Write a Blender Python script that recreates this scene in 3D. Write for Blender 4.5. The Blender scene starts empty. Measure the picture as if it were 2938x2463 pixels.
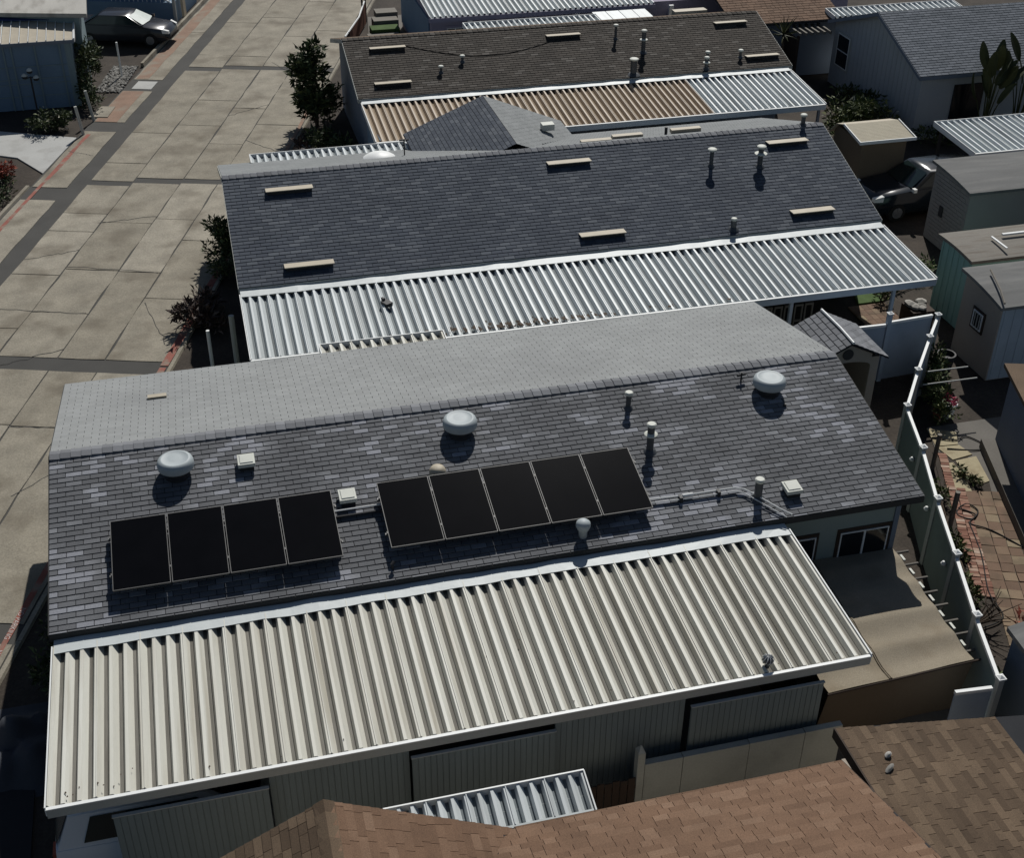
import bpy, math, random
from mathutils import Vector, Matrix
random.seed(7)
R = math.radians
SC = bpy.context.scene
COL = SC.collection

# ------------------------------------------------------------------ camera, sky, sun, exposure
cam_d = bpy.data.cameras.new('camera')
cam = bpy.data.objects.new('camera', cam_d); COL.objects.link(cam)
YAW, PITCH, ROLL = 0.256099, 0.586070, 0.0078789
_f = Vector((math.sin(YAW)*math.cos(PITCH), math.cos(YAW)*math.cos(PITCH), -math.sin(PITCH)))
_r = Vector((math.cos(YAW), -math.sin(YAW), 0)); _u = _r.cross(_f)
_r2 = _r*math.cos(ROLL)+_u*math.sin(ROLL); _u2 = -_r*math.sin(ROLL)+_u*math.cos(ROLL)
CAMP = Vector((3.5679, -22.2979, 18.2526))
cam.matrix_world = Matrix(((_r2.x, _u2.x, -_f.x, CAMP.x), (_r2.y, _u2.y, -_f.y, CAMP.y), (_r2.z, _u2.z, -_f.z, CAMP.z), (0, 0, 0, 1)))
cam_d.sensor_fit = 'HORIZONTAL'; cam_d.sensor_width = 36.0
cam_d.lens = 3676.78/2938*36.0
cam_d.clip_start = 0.1; cam_d.clip_end = 3000
SC.camera = cam

SUN_EL, SUN_AZ = 43.0, 22.0            # azimuth measured from +Y towards +X
world = bpy.data.worlds.new('World'); SC.world = world; world.use_nodes = True
wn = world.node_tree.nodes; wl = world.node_tree.links
sky = wn.new('ShaderNodeTexSky'); sky.sky_type = 'NISHITA'; sky.sun_disc = False
sky.sun_elevation = R(SUN_EL); sky.sun_rotation = R(SUN_AZ)
sky.altitude = 50; sky.air_density = 1.0; sky.dust_density = 0.6; sky.ozone_density = 1.0
wn['Background'].inputs['Strength'].default_value = 0.05
wl.new(sky.outputs[0], wn['Background'].inputs['Color'])
sun_d = bpy.data.lights.new('sun', 'SUN'); sun_d.energy = 5.0; sun_d.angle = R(0.5); sun_d.color = (1.0, 0.975, 0.93)
sun = bpy.data.objects.new('sun', sun_d); COL.objects.link(sun)
_sd = Vector((math.cos(R(SUN_EL))*math.sin(R(SUN_AZ)), math.cos(R(SUN_EL))*math.cos(R(SUN_AZ)), math.sin(R(SUN_EL))))
sun.rotation_euler = (-_sd).to_track_quat('-Z', 'Y').to_euler(); sun.location = (20, 30, 40)
SC.view_settings.view_transform = 'Standard'; SC.view_settings.look = 'None'
SC.view_settings.exposure = -0.30; SC.view_settings.gamma = 1.0
SC.render.engine = 'CYCLES'
SC.cycles.max_bounces = 5; SC.cycles.diffuse_bounces = 2

# ------------------------------------------------------------------ materials
MATS = {}
def mat(name, col, rough=0.8, var=0.18, sc=1.6, fine=0.12, fsc=45.0, bump=0.0, bsc=60.0, metal=0.0, spec=0.3,
        ramp=None, shift=0.0, stretch=None, stain=None, coat=0.0):
    """procedural material. ramp: per-piece tone ramp [(pos, rgb)], stain: (rgb, scale, amount)"""
    m = bpy.data.materials.new(name); m.use_nodes = True
    nt = m.node_tree; N = nt.nodes; L = nt.links
    b = N['Principled BSDF']
    b.inputs['Roughness'].default_value = rough; b.inputs['Metallic'].default_value = metal
    b.inputs['Specular IOR Level'].default_value = spec
    if coat: b.inputs['Coat Weight'].default_value = coat
    g = N.new('ShaderNodeNewGeometry')
    pos = g.outputs['Position']
    if stretch:
        mp = N.new('ShaderNodeMapping'); mp.inputs['Scale'].default_value = stretch
        L.new(pos, mp.inputs['Vector']); pos = mp.outputs[0]
    def noise(s, d=4.0):
        n = N.new('ShaderNodeTexNoise'); n.inputs['Scale'].default_value = s; n.inputs['Detail'].default_value = d
        L.new(pos, n.inputs['Vector']); return n
    def math_(op, a, bb=None, cc=None):
        n = N.new('ShaderNodeMath'); n.operation = op
        for i, v in enumerate((a, bb, cc)):
            if v is None: continue
            if isinstance(v, (int, float)): n.inputs[i].default_value = v
            else: L.new(v, n.inputs[i])
        return n.outputs[0]
    if ramp:
        oi = N.new('ShaderNodeObjectInfo')
        t = math_('FRACT', math_('ADD', oi.outputs['Random'], g.outputs['Random Per Island']))
        if shift:
            nn = noise(0.55, 2.0)
            t = math_('ADD', t, math_('MULTIPLY', math_('SUBTRACT', nn.outputs[0], 0.5), shift))
        cr = N.new('ShaderNodeValToRGB'); L.new(t, cr.inputs[0])
        el = cr.color_ramp.elements
        while len(el) < len(ramp): el.new(0.5)
        for e, (p, c) in zip(el, ramp): e.position = p; e.color = (*c, 1)
        base = cr.outputs[0]
    else:
        rgb = N.new('ShaderNodeRGB'); rgb.outputs[0].default_value = (*col, 1); base = rgb.outputs[0]
    n1 = noise(sc); k1 = math_('MULTIPLY_ADD', n1.outputs[0], 2.6*var, 1-1.3*var)
    n2 = noise(fsc, 2.0); k2 = math_('MULTIPLY_ADD', n2.outputs[0], 2.6*fine, 1-1.3*fine)
    k = math_('MULTIPLY', k1, k2)
    vm = N.new('ShaderNodeVectorMath'); vm.operation = 'SCALE'
    L.new(base, vm.inputs[0]); L.new(k, vm.inputs['Scale'])
    out = vm.outputs[0]
    if stain:
        scol, ssc, amt = stain
        n3 = noise(ssc, 6.0)
        mr = N.new('ShaderNodeMapRange'); mr.inputs[1].default_value = 0.5; mr.inputs[2].default_value = 0.72
        mr.inputs[3].default_value = 0; mr.inputs[4].default_value = amt; L.new(n3.outputs[0], mr.inputs[0])
        mx = N.new('ShaderNodeMix'); mx.data_type = 'RGBA'; mx.inputs['B'].default_value = (*scol, 1)
        L.new(mr.outputs[0], mx.inputs['Factor']); L.new(out, mx.inputs['A']); out = mx.outputs['Result']
    L.new(out, b.inputs['Base Color'])
    if bump:
        nb = noise(bsc, 3.0); bp = N.new('ShaderNodeBump'); bp.inputs['Strength'].default_value = bump
        bp.inputs['Distance'].default_value = 0.02
        L.new(nb.outputs[0], bp.inputs['Height']); L.new(bp.outputs[0], b.inputs['Normal'])
    MATS[name] = m; return m
def grey(v, t=(1, 1, 1)): return (v*t[0], v*t[1], v*t[2])
BL = (0.955, 0.985, 1.045)
mat('soil', (0.045, 0.036, 0.028), 0.95, 0.5, 1.2, 0.4, 18, bump=0.6, bsc=20)
mat('concrete', (0.30, 0.268, 0.215), 0.9, 0.30, 1.3, 0.32, 24, bump=0.3, bsc=40, ramp=[(0, (0.232, 0.208, 0.162)), (0.5, (0.262, 0.236, 0.186)), (1, (0.298, 0.27, 0.216))],
    stain=((0.12, 0.10, 0.072), 0.75, 0.8))
mat('concrete_pale', (0.40, 0.40, 0.38), 0.9, 0.12, 0.8, 0.08, 30, stain=((0.25, 0.24, 0.22), 1.5, 0.5))
mat('concrete_dark', (0.13, 0.12, 0.105), 0.9, 0.25, 0.8, 0.15, 25)
mat('path_concrete', (0.36, 0.31, 0.20), 0.9, 0.2, 1.2, 0.15, 30, stain=((0.15, 0.10, 0.05), 2.0, 0.7))
mat('asphalt', (0.062, 0.060, 0.055), 0.92, 0.22, 1.0, 0.25, 60, bump=0.15)
mat('driveway_dark', (0.018, 0.019, 0.022), 0.85, 0.25, 1.0, 0.2, 50)  # near-black even tone of the near driveway
mat('red_paint', (0.25, 0.085, 0.062), 0.85, 0.3, 2.0, 0.3, 40, stain=((0.23, 0.20, 0.155), 2.4, 1.0))
mat('red_wash', (0.24, 0.155, 0.11), 0.9, 0.25, 1.4, 0.25, 30, stain=((0.24, 0.21, 0.165), 1.2, 1.0))
mat('white_paint', (0.48, 0.42, 0.39), 0.8, 0.25, 3, 0.3, 40, stain=((0.24, 0.13, 0.10), 4.0, 0.9))
mat('deck_dark', (0.022, 0.023, 0.026), 0.95, 0.2, 2, 0.2, 50)
mat('shingle_slate', (0.1, 0.1, 0.1), 0.88, 0.2, 1.3, 0.3, 60, bump=0.25, bsc=120, spec=0.25, shift=2.3,
    ramp=[(0.0, grey(0.105, BL)), (0.45, grey(0.122, BL)), (0.75, grey(0.145, BL)), (0.88, grey(0.20, BL)), (1.0, grey(0.26, (0.94, 0.97, 1.06)))])
mat('shingle_slate_sunlit', (0.2, 0.2, 0.2), 0.9, 0.10, 0.6, 0.12, 70, bump=0.2, bsc=120, spec=0.3,
    ramp=[(0.0, grey(0.262, (0.97, 1.0, 0.985))), (1.0, grey(0.298, (0.97, 1.0, 0.985)))], stain=((0.20, 0.205, 0.205), 0.45, 0.5))  # far slope: brightness of the sun put into a paler grey
mat('ridge_shingle', (0.2, 0.2, 0.2), 0.9, 0.15, 2.0, 0.15, 70, bump=0.2, spec=0.25,
    ramp=[(0.0, grey(0.15, BL)), (1.0, grey(0.21, BL))])
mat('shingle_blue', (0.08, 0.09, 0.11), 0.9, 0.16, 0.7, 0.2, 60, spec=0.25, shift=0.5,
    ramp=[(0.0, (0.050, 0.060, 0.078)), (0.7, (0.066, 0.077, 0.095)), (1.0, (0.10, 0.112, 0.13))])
mat('shingle_pale_sunlit', (0.2, 0.2, 0.2), 0.9, 0.12, 0.7, 0.12, 60, ramp=[(0.0, (0.19, 0.20, 0.20)), (1.0, (0.225, 0.235, 0.235))])  # slopes facing the sun: their light is painted in as a paler tone
mat('shingle_brownblack', (0.05, 0.042, 0.035), 0.9, 0.2, 0.8, 0.25, 50, spec=0.25,
    ramp=[(0.0, (0.040, 0.034, 0.028)), (0.85, (0.062, 0.053, 0.044)), (1.0, (0.11, 0.10, 0.088))])
mat('shingle_russet', (0.25, 0.15, 0.1), 0.9, 0.2, 1.6, 0.42, 60, bump=0.35, bsc=110, shift=0.7,
    ramp=[(0.0, (0.128, 0.075, 0.046)), (0.4, (0.150, 0.089, 0.055)), (0.8, (0.170, 0.103, 0.065)), (1.0, (0.190, 0.120, 0.078))])
mat('shingle_olive', (0.2, 0.13, 0.09), 0.9, 0.26, 1.3, 0.42, 60, bump=0.35, bsc=110, shift=0.7,
    ramp=[(0.0, (0.075, 0.050, 0.031)), (0.5, (0.104, 0.071, 0.045)), (1.0, (0.143, 0.100, 0.064))])
mat('shingle_teal_grey', (0.1, 0.12, 0.14), 0.9, 0.15, 0.7, 0.2, 50,
    ramp=[(0.0, (0.088, 0.102, 0.120)), (1.0, (0.14, 0.155, 0.178))])
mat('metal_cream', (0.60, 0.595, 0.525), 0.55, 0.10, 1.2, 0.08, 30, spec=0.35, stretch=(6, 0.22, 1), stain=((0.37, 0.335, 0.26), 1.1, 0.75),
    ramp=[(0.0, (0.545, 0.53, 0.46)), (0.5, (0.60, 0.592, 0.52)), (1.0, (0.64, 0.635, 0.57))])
mat('metal_grime_shade', (0.17, 0.162, 0.14), 0.8, 0.35, 2.5, 0.25, 20, stretch=(6, 0.22, 1), stain=((0.075, 0.065, 0.05), 1.2, 0.8))  # valley dirt, darkened further to paint in the shade of the grooves
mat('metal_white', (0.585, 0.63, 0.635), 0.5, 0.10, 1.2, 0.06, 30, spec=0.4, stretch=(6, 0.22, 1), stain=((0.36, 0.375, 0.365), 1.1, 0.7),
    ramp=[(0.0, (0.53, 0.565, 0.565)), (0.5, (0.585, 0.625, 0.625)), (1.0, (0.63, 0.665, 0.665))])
mat('metal_white_grime_shade', (0.15, 0.172, 0.18), 0.75, 0.3, 2.5, 0.2, 20, stretch=(6, 0.22, 1), stain=((0.07, 0.075, 0.075), 1.2, 0.7))  # dirt plus painted groove shade for the white covers
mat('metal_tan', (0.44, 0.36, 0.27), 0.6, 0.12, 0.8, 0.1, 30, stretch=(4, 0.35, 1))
mat('metal_tan_grime_shade', (0.17, 0.12, 0.068), 0.8, 0.2, 1.5, 0.15, 20, stretch=(3, 0.3, 1))
mat('flashing', (0.50, 0.535, 0.53), 0.5, 0.08, 1.0, 0.05, 30, bump=0.5, bsc=2.5)
mat('trim_white', (0.74, 0.75, 0.73), 0.5, 0.06, 1.5, 0.05, 40)
mat('trim_grey', (0.40, 0.41, 0.38), 0.6, 0.1, 1.5, 0.08, 40)
mat('galvanised', (0.30, 0.32, 0.335), 0.42, 0.2, 6, 0.1, 50, metal=0.6, spec=0.5)
mat('vent_grey', (0.36, 0.40, 0.41), 0.55, 0.08, 4, 0.06, 50, spec=0.35)
mat('vent_tan', (0.42, 0.37, 0.28), 0.6, 0.15, 4, 0.1, 50)
mat('shed_cream', (0.36, 0.32, 0.23), 0.7, 0.1, 3, 0.08, 40)
mat('pipe_dark', (0.085, 0.09, 0.095), 0.5, 0.2, 6, 0.1, 50, metal=0.3)
mat('vent_pale', (0.55, 0.56, 0.50), 0.6, 0.1, 4, 0.08, 50)
mat('solar_glass', (0.003, 0.003, 0.0036), 0.14, 0.3, 2, 0.1, 30, spec=0.12)
mat('solar_frame', (0.16, 0.16, 0.155), 0.45, 0.1, 4, 0.1, 40, metal=0.3)
mat('conduit_silver', (0.62, 0.63, 0.62), 0.4, 0.1, 4, 0.1, 40, metal=0.2)
mat('solar_edge', (0.115, 0.114, 0.11), 0.5, 0.1, 4, 0.1, 40, metal=0.2)
mat('black_rubber', (0.012, 0.012, 0.012), 0.8, 0.1, 4, 0.1, 40)
mat('dark_metal', (0.03, 0.03, 0.032), 0.6, 0.1, 4, 0.1, 40)
mat('fascia_dark', (0.035, 0.036, 0.036), 0.7, 0.15, 2, 0.1, 30)
mat('wall_sage', (0.25, 0.30, 0.28), 0.8, 0.1, 0.9, 0.06, 30)
mat('wall_ribbed', (0.19, 0.225, 0.222), 0.75, 0.14, 0.8, 0.1, 25, stretch=(6, 1, 0.4))
mat('wall_block', (0.40, 0.415, 0.375), 0.9, 0.2, 0.9, 0.12, 25, stain=((0.14, 0.14, 0.12), 0.8, 0.5))
mat('wall_taupe', (0.36, 0.315, 0.265), 0.9, 0.1, 1, 0.08, 30)
mat('wall_brick_grey', (0.27, 0.25, 0.235), 0.9, 0.1, 1, 0.08, 30)
mat('wall_pale_blue', (0.36, 0.42, 0.46), 0.8, 0.12, 1, 0.08, 30, stain=((0.22, 0.26, 0.3), 1.2, 0.5))
mat('wall_navy', (0.16, 0.19, 0.235), 0.8, 0.12, 1, 0.08, 30)
mat('wall_teal', (0.27, 0.46, 0.42), 0.8, 0.12, 1, 0.08, 30, stretch=(6, 6, 0.5))
mat('wall_mauve', (0.27, 0.25, 0.32), 0.8, 0.1, 1, 0.08, 30)
mat('wall_grey', (0.40, 0.42, 0.43), 0.85, 0.08, 1, 0.06, 30)
mat('wall_blue', (0.15, 0.22, 0.30), 0.8, 0.12, 1, 0.08, 30)
mat('wall_bluegreen', (0.19, 0.25, 0.27), 0.8, 0.15, 1, 0.08, 30, stretch=(6, 6, 0.6))
mat('wall_tan', (0.155, 0.118, 0.080), 0.9, 0.15, 0.8, 0.1, 30)
mat('felt_tan', (0.25, 0.215, 0.16), 0.95, 0.18, 0.9, 0.3, 55, bump=0.3, bsc=70, stain=((0.155, 0.12, 0.078), 1.4, 0.5))
mat('flat_roof_grey', (0.15, 0.15, 0.145), 0.92, 0.25, 0.9, 0.15, 25, stretch=(0.5, 3, 1), stain=((0.24, 0.235, 0.22), 1.5, 0.5))
mat('flat_roof_pale', (0.40, 0.385, 0.35), 0.9, 0.2, 0.6, 0.12, 25, stretch=(2, 0.6, 1), stain=((0.2, 0.185, 0.16), 1.0, 0.7))
mat('old_wood', (0.20, 0.185, 0.16), 0.9, 0.3, 1.5, 0.25, 20, stretch=(0.6, 6, 1), stain=((0.10, 0.08, 0.06), 1.5, 0.7))
mat('dark_wood', (0.05, 0.035, 0.026), 0.85, 0.2, 2, 0.2, 30)
mat('fence_green', (0.165, 0.205, 0.185), 0.75, 0.12, 1.0, 0.07, 30, stain=((0.115, 0.14, 0.125), 1.3, 0.5))
mat('fence_skylit', (0.34, 0.40, 0.47), 0.8, 0.12, 1.0, 0.07, 30, stain=((0.23, 0.28, 0.34), 1.3, 0.5))  # white panels, with the blue of the skylight put into the colour
mat('window_glass', (0.012, 0.014, 0.017), 0.12, 0.1, 2, 0.05, 30, spec=0.5)
mat('brick', (0.33, 0.15, 0.1), 0.9, 0.2, 3, 0.2, 50, ramp=[(0, (0.17, 0.08, 0.055)), (0.5, (0.25, 0.125, 0.088)), (0.9, (0.31, 0.20, 0.145)), (1, (0.42, 0.32, 0.25))])
mat('paver', (0.28, 0.17, 0.11), 0.9, 0.2, 2, 0.2, 50, ramp=[(0, (0.13, 0.085, 0.058)), (0.6, (0.185, 0.118, 0.08)), (1, (0.25, 0.20, 0.13))], stain=((0.09, 0.07, 0.045), 1.6, 0.8))
mat('car_white', (0.62, 0.66, 0.70), 0.3, 0.03, 1, 0.02, 30, coat=0.6)
mat('car_grey', (0.026, 0.028, 0.034), 0.2, 0.04, 1, 0.02, 30, coat=0.25)
mat('car_dark', (0.012, 0.018, 0.024), 0.17, 0.04, 1, 0.02, 30, coat=0.2)
mat('car_window', (0.012, 0.022, 0.022), 0.08, 0.1, 2, 0.02, 30, spec=0.6)
mat('sun_shade', (0.45, 0.5, 0.47), 0.5, 0.2, 6, 0.1, 30)
mat('lamp_lens', (0.75, 0.75, 0.72), 0.25, 0.05, 3, 0.05, 30)
mat('rim', (0.22, 0.22, 0.23), 0.4, 0.1, 3, 0.05, 30, metal=0.5)
mat('tarp_grey', (0.05, 0.053, 0.062), 0.8, 0.25, 1.5, 0.1, 30)
mat('leaf_dark', (0.035, 0.055, 0.022), 0.7, 0.3, 3, 0.2, 30, ramp=[(0, (0.016, 0.026, 0.010)), (0.6, (0.045, 0.066, 0.024)), (1, (0.14, 0.165, 0.065))])
mat('leaf_bronze', (0.07, 0.045, 0.035), 0.6, 0.3, 3, 0.2, 30, ramp=[(0, (0.035, 0.022, 0.018)), (0.7, (0.075, 0.05, 0.04)), (1, (0.16, 0.12, 0.10))])
mat('leaf_green', (0.07, 0.09, 0.03), 0.7, 0.3, 3, 0.2, 30, ramp=[(0, (0.03, 0.045, 0.014)), (0.7, (0.085, 0.11, 0.035)), (1, (0.16, 0.17, 0.06))])
mat('leaf_palm', (0.05, 0.06, 0.02), 0.6, 0.25, 3, 0.2, 30, ramp=[(0, (0.03, 0.04, 0.014)), (1, (0.085, 0.09, 0.034))])
mat('petal_red', (0.5, 0.1, 0.06), 0.7, 0.2, 3, 0.2, 30, ramp=[(0, (0.16, 0.035, 0.022)), (1, (0.36, 0.085, 0.045))])
mat('petal_pink', (0.5, 0.08, 0.14), 0.7, 0.2, 3, 0.2, 30)
mat('petal_pale', (0.55, 0.52, 0.4), 0.7, 0.2, 3, 0.2, 30)
mat('bark', (0.07, 0.05, 0.035), 0.9, 0.3, 4, 0.2, 40)
mat('turf', (0.06, 0.10, 0.03), 0.95, 0.3, 3, 0.4, 60)
mat('blue_tarp', (0.03, 0.05, 0.16), 0.6, 0.2, 2, 0.1, 30)
mat('terracotta', (0.26, 0.11, 0.07), 0.85, 0.2, 3, 0.1, 30)
mat('stone', (0.3, 0.27, 0.22), 0.9, 0.25, 4, 0.2, 40, ramp=[(0, (0.14, 0.135, 0.12)), (0.7, (0.26, 0.25, 0.23)), (1, (0.45, 0.43, 0.39))])
mat('gutter_steel', (0.38, 0.45, 0.52), 0.5, 0.08, 2, 0.06, 30)

# ------------------------------------------------------------------ mesh helpers
class G:
    def __init__(s): s.v = []; s.f = []; s.mi = []
    def add(s, v, f, mi=0):
        o = len(s.v); s.v += [tuple(p) for p in v]; s.f += [tuple(i+o for i in q) for q in f]; s.mi += [mi]*len(f); return s
    def box(s, x0, x1, y0, y1, z0, z1, mi=0):
        v = [(x0,y0,z0),(x1,y0,z0),(x1,y1,z0),(x0,y1,z0),(x0,y0,z1),(x1,y0,z1),(x1,y1,z1),(x0,y1,z1)]
        return s.add(v, [(0,3,2,1),(4,5,6,7),(0,1,5,4),(1,2,6,5),(2,3,7,6),(3,0,4,7)], mi)
    def hexa(s, b, t, mi=0):           # bottom quad, top quad (ccw seen from above)
        return s.add(list(b)+list(t), [(0,3,2,1),(4,5,6,7),(0,1,5,4),(1,2,6,5),(2,3,7,6),(3,0,4,7)], mi)
    def slab(s, quad, th, mi=0):       # quad of 3d points, thickness downwards
        return s.hexa([(p[0],p[1],p[2]-th) for p in quad], quad, mi)
    def prism(s, poly, z0, z1, mi=0):
        n = len(poly)
        v = [(p[0],p[1],z0) for p in poly]+[(p[0],p[1],z1) for p in poly]
        f = [tuple(range(n-1,-1,-1)), tuple(range(n,2*n))]+[(i,(i+1)%n,n+(i+1)%n,n+i) for i in range(n)]
        return s.add(v, f, mi)
    def extr(s, prof, axis, a, b, mi=0):   # closed 2d profile extruded along x or y
        n = len(prof)
        if axis == 'x': mk = lambda t: [(t,p[0],p[1]) for p in prof]
        else: mk = lambda t: [(p[0],t,p[1]) for p in prof]
        v = mk(a)+mk(b)
        f = [tuple(range(n)), tuple(range(2*n-1,n-1,-1))]+[(i,n+i,n+(i+1)%n,(i+1)%n) for i in range(n)]
        return s.add(v, f, mi)
    def tube(s, pts, r, n=8, mi=0, r2=None):
        P = [Vector(p) for p in pts]; m = len(P); v = []; f = []
        for i, p in enumerate(P):
            d = (P[min(i+1,m-1)]-P[max(i-1,0)]).normalized()
            a = d.cross(Vector((0,0,1)))
            if a.length < 1e-3: a = Vector((1,0,0))
            a.normalize(); c = d.cross(a)
            rr = r if r2 is None else r+(r2-r)*i/(m-1)
            for k in range(n):
                t = 2*math.pi*k/n; v.append(p+a*math.cos(t)*rr+c*math.sin(t)*rr)
        for i in range(m-1):
            for k in range(n):
                f.append((i*n+k, i*n+(k+1)%n, (i+1)*n+(k+1)%n, (i+1)*n+k))
        f.append(tuple(range(n-1,-1,-1))); f.append(tuple(range((m-1)*n, m*n)))
        return s.add(v, f, mi)
    def lathe(s, prof, c=(0,0,0), n=20, mi=0, sx=1, sy=1):
        v = []; f = []; m = len(prof)
        for r, z in prof:
            for k in range(n):
                t = 2*math.pi*k/n; v.append((c[0]+r*math.cos(t)*sx, c[1]+r*math.sin(t)*sy, c[2]+z))
        for i in range(m-1):
            for k in range(n): f.append((i*n+k, i*n+(k+1)%n, (i+1)*n+(k+1)%n, (i+1)*n+k))
        f.append(tuple(range(n-1,-1,-1))); f.append(tuple(range((m-1)*n, m*n)))
        return s.add(v, f, mi)
    def mesh(s, name, mats, smooth=False):
        me = bpy.data.meshes.new(name); me.from_pydata(s.v, [], s.f)
        if isinstance(mats, str): mats = [mats]
        for q in mats: me.materials.append(MATS[q])
        if any(s.mi):
            for p, i in zip(me.polygons, s.mi): p.material_index = i
        if smooth:
            for p in me.polygons: p.use_smooth = True
            try: me.set_sharp_from_angle(angle=R(40))
            except Exception: pass
        me.validate(); me.update(); return me

def link(name, data, parent=None, loc=None, rot=None):
    o = bpy.data.objects.new(name, data); COL.objects.link(o)
    if parent is not None: o.parent = parent
    if loc is not None: o.location = loc
    if rot is not None: o.rotation_euler = rot
    return o
WORLD_LOC = {}
def thing(name, label, cat, loc=(0,0,0), rotz=0.0, group=None):
    o = link(name, None, None, loc, (0,0,rotz)); o.empty_display_size = 0.3
    o['label'] = label; o['category'] = cat
    if group: o['group'] = group
    return o
def part(name, g, mats, parent, smooth=False, label=None, stuff=False, world=True):
    """g in world coordinates (world=True: the parent is an unrotated thing) or in the thing's own frame"""
    o = link(name, g.mesh(name, mats, smooth), parent)
    if world and parent is not None and parent.type == 'EMPTY': o.location = -parent.location
    if label: o['label'] = label
    if stuff: o['kind'] = 'stuff'
    return o
def solo(name, g, mats, label, cat, group=None, smooth=False):
    o = link(name, g.mesh(name, mats, smooth)); o['label'] = label; o['category'] = cat
    if group: o['group'] = group
    return o
def struct(name, g, mats, smooth=False):
    o = link(name, g.mesh(name, mats, smooth)); o['kind'] = 'structure'; return o
def copy_tree(o, parent=None):
    c = o.copy(); COL.objects.link(c); c.parent = parent
    for ch in o.children: copy_tree(ch, c)
    return c

# ------------------------------------------------------------------ ground and road
g = G(); g.add([(-400,-300,-0.03),(500,-300,-0.03),(500,700,-0.03),(-400,700,-0.03)], [(0,1,2,3)])
struct('ground', g, 'soil')
RO = Vector((-0.82, 0.67)); RU = Vector((0.3073, 0.9516)); RN = Vector((-0.9516, 0.3073))
def rd(s, t, z=0.0):
    p = RO+RU*s+RN*t; return (p.x, p.y, z)
g = G(); g.add([rd(-40,-0.02,0.0), rd(-40,8.45,0.0), rd(120,8.45,0.0), rd(120,-0.02,0.0)], [(3,2,1,0)])
road = struct('road', g, 'asphalt')
def wob(a, b, n, amp):
    return [a+(b-a)*i/n for i in range(n+1)]
rng = random.Random(3)
def slab(s0, s1, t0, t1, name='slab', m='concrete', z=0.016, j=0.02, crack=0.04):
    """one concrete slab of the road, its edges slightly uneven"""
    s0 += j; s1 -= j; t0 += j; t1 -= j
    pts = []
    def edge(a, b, n):
        for i in range(n):
            q = i/n; k = 0 if i == 0 else 1
            pts.append((a[0]+(b[0]-a[0])*q+rng.uniform(-crack,crack)*k*0.6, a[1]+(b[1]-a[1])*q+rng.uniform(-crack,crack)*k*0.6))
    n = max(2, int((s1-s0)/0.7)); mm = max(2, int(abs(t1-t0)/0.8))
    edge((s0,t0),(s0,t1),mm); edge((s0,t1),(s1,t1),n); edge((s1,t1),(s1,t0),mm); edge((s1,t0),(s0,t0),n)
    poly = [rd(a, b)[:2] for a, b in pts][::-1]
    gg = G(); gg.prism(poly, -0.05, z+rng.uniform(-0.003,0.003))
    return part(name, gg, m, road)
LINES = [0.0, 1.85, 3.2, 4.93, 6.5]
def col_cuts(k):
    return {0: [-1.16, 3.0, 8.93], 1: [-1.16, 6.15, 8.93], 2: [-1.16, 6.2, 8.93], 3: [-1.16, 4.0, 8.93]}[k]
cuts = {
 0: [[-1.16, 6.15, 8.93], [9.6, 13.3, 17.4, 22.1], [22.5, 28.2, 34.95], [35.45, 41, 47, 53, 60]],
 1: [[-1.16, 6.15, 8.93], [9.6, 15.0, 19.0, 22.1], [22.5, 26.0, 30.0, 34.95], [35.45, 40, 46, 52, 60]],
 2: [[-1.16, 6.2, 8.93], [9.6, 12.2, 15.05, 18.6, 22.0], [22.45, 27.9, 30.85, 34.9], [35.4, 36.8, 43, 50, 60]],
 3: [[-1.16, 4.0, 8.93], [9.6, 11.18, 14.6, 17.8, 19.25, 21.7], [22.1, 23.8, 26.95, 34.6], [35.1, 36.85, 42, 49, 60]]}
for k in range(4):
    for grp in cuts[k]:
        for a, b in zip(grp, grp[1:]): slab(a, b, LINES[k]+(0.0 if k else 0.0), LINES[k+1])
for a, b in ((-14, -8), (-8, -1.75)): slab(a, b, 0.0, 4.93); slab(a, b, 4.93, 6.5)
for a, b in ((-14, -4), (-4, 4), (4, 12), (12, 20.25), (21.35, 26.95), (27.98, 31.75), (33.2, 40.2), (40.2, 50), (50, 60)):
    slab(a, b, 7.1, 8.4)
def stripe(s0, s1, t0, t1, m, name, z=0.0195):
    n = max(1, int((s1-s0)/1.2)); gg = G(); rr = random.Random(int(s0*10))
    L_ = [(s0+(s1-s0)*i/n, t0+rr.uniform(-.03,.03)) for i in range(n+1)]; R_ = [(a, t1+rr.uniform(-.03,.03)) for a, _ in L_]
    for i in range(n):
        gg.add([rd(*L_[i],z), rd(*R_[i],z), rd(*R_[i+1],z), rd(*L_[i+1],z)], [(3,2,1,0)])
    return part(name, gg, m, road)
stripe(-6, 2.2, 0.12, 0.27, 'red_paint', 'kerb_stripe'); stripe(2.2, 9.3, 0.05, 0.22, 'red_paint', 'kerb_stripe')
stripe(9.4, 16.5, -0.0, 0.2, 'red_paint', 'kerb_stripe'); stripe(16.5, 30, 0.0, 0.14, 'red_wash', 'kerb_stripe')
stripe(8, 26.6, 8.02, 8.2, 'red_paint', 'kerb_stripe'); stripe(28.0, 31.7, 7.45, 8.35, 'red_wash', 'kerb_stripe', 0.0192)
stripe(33.3, 50, 7.75, 8.3, 'red_wash', 'kerb_stripe')
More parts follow.
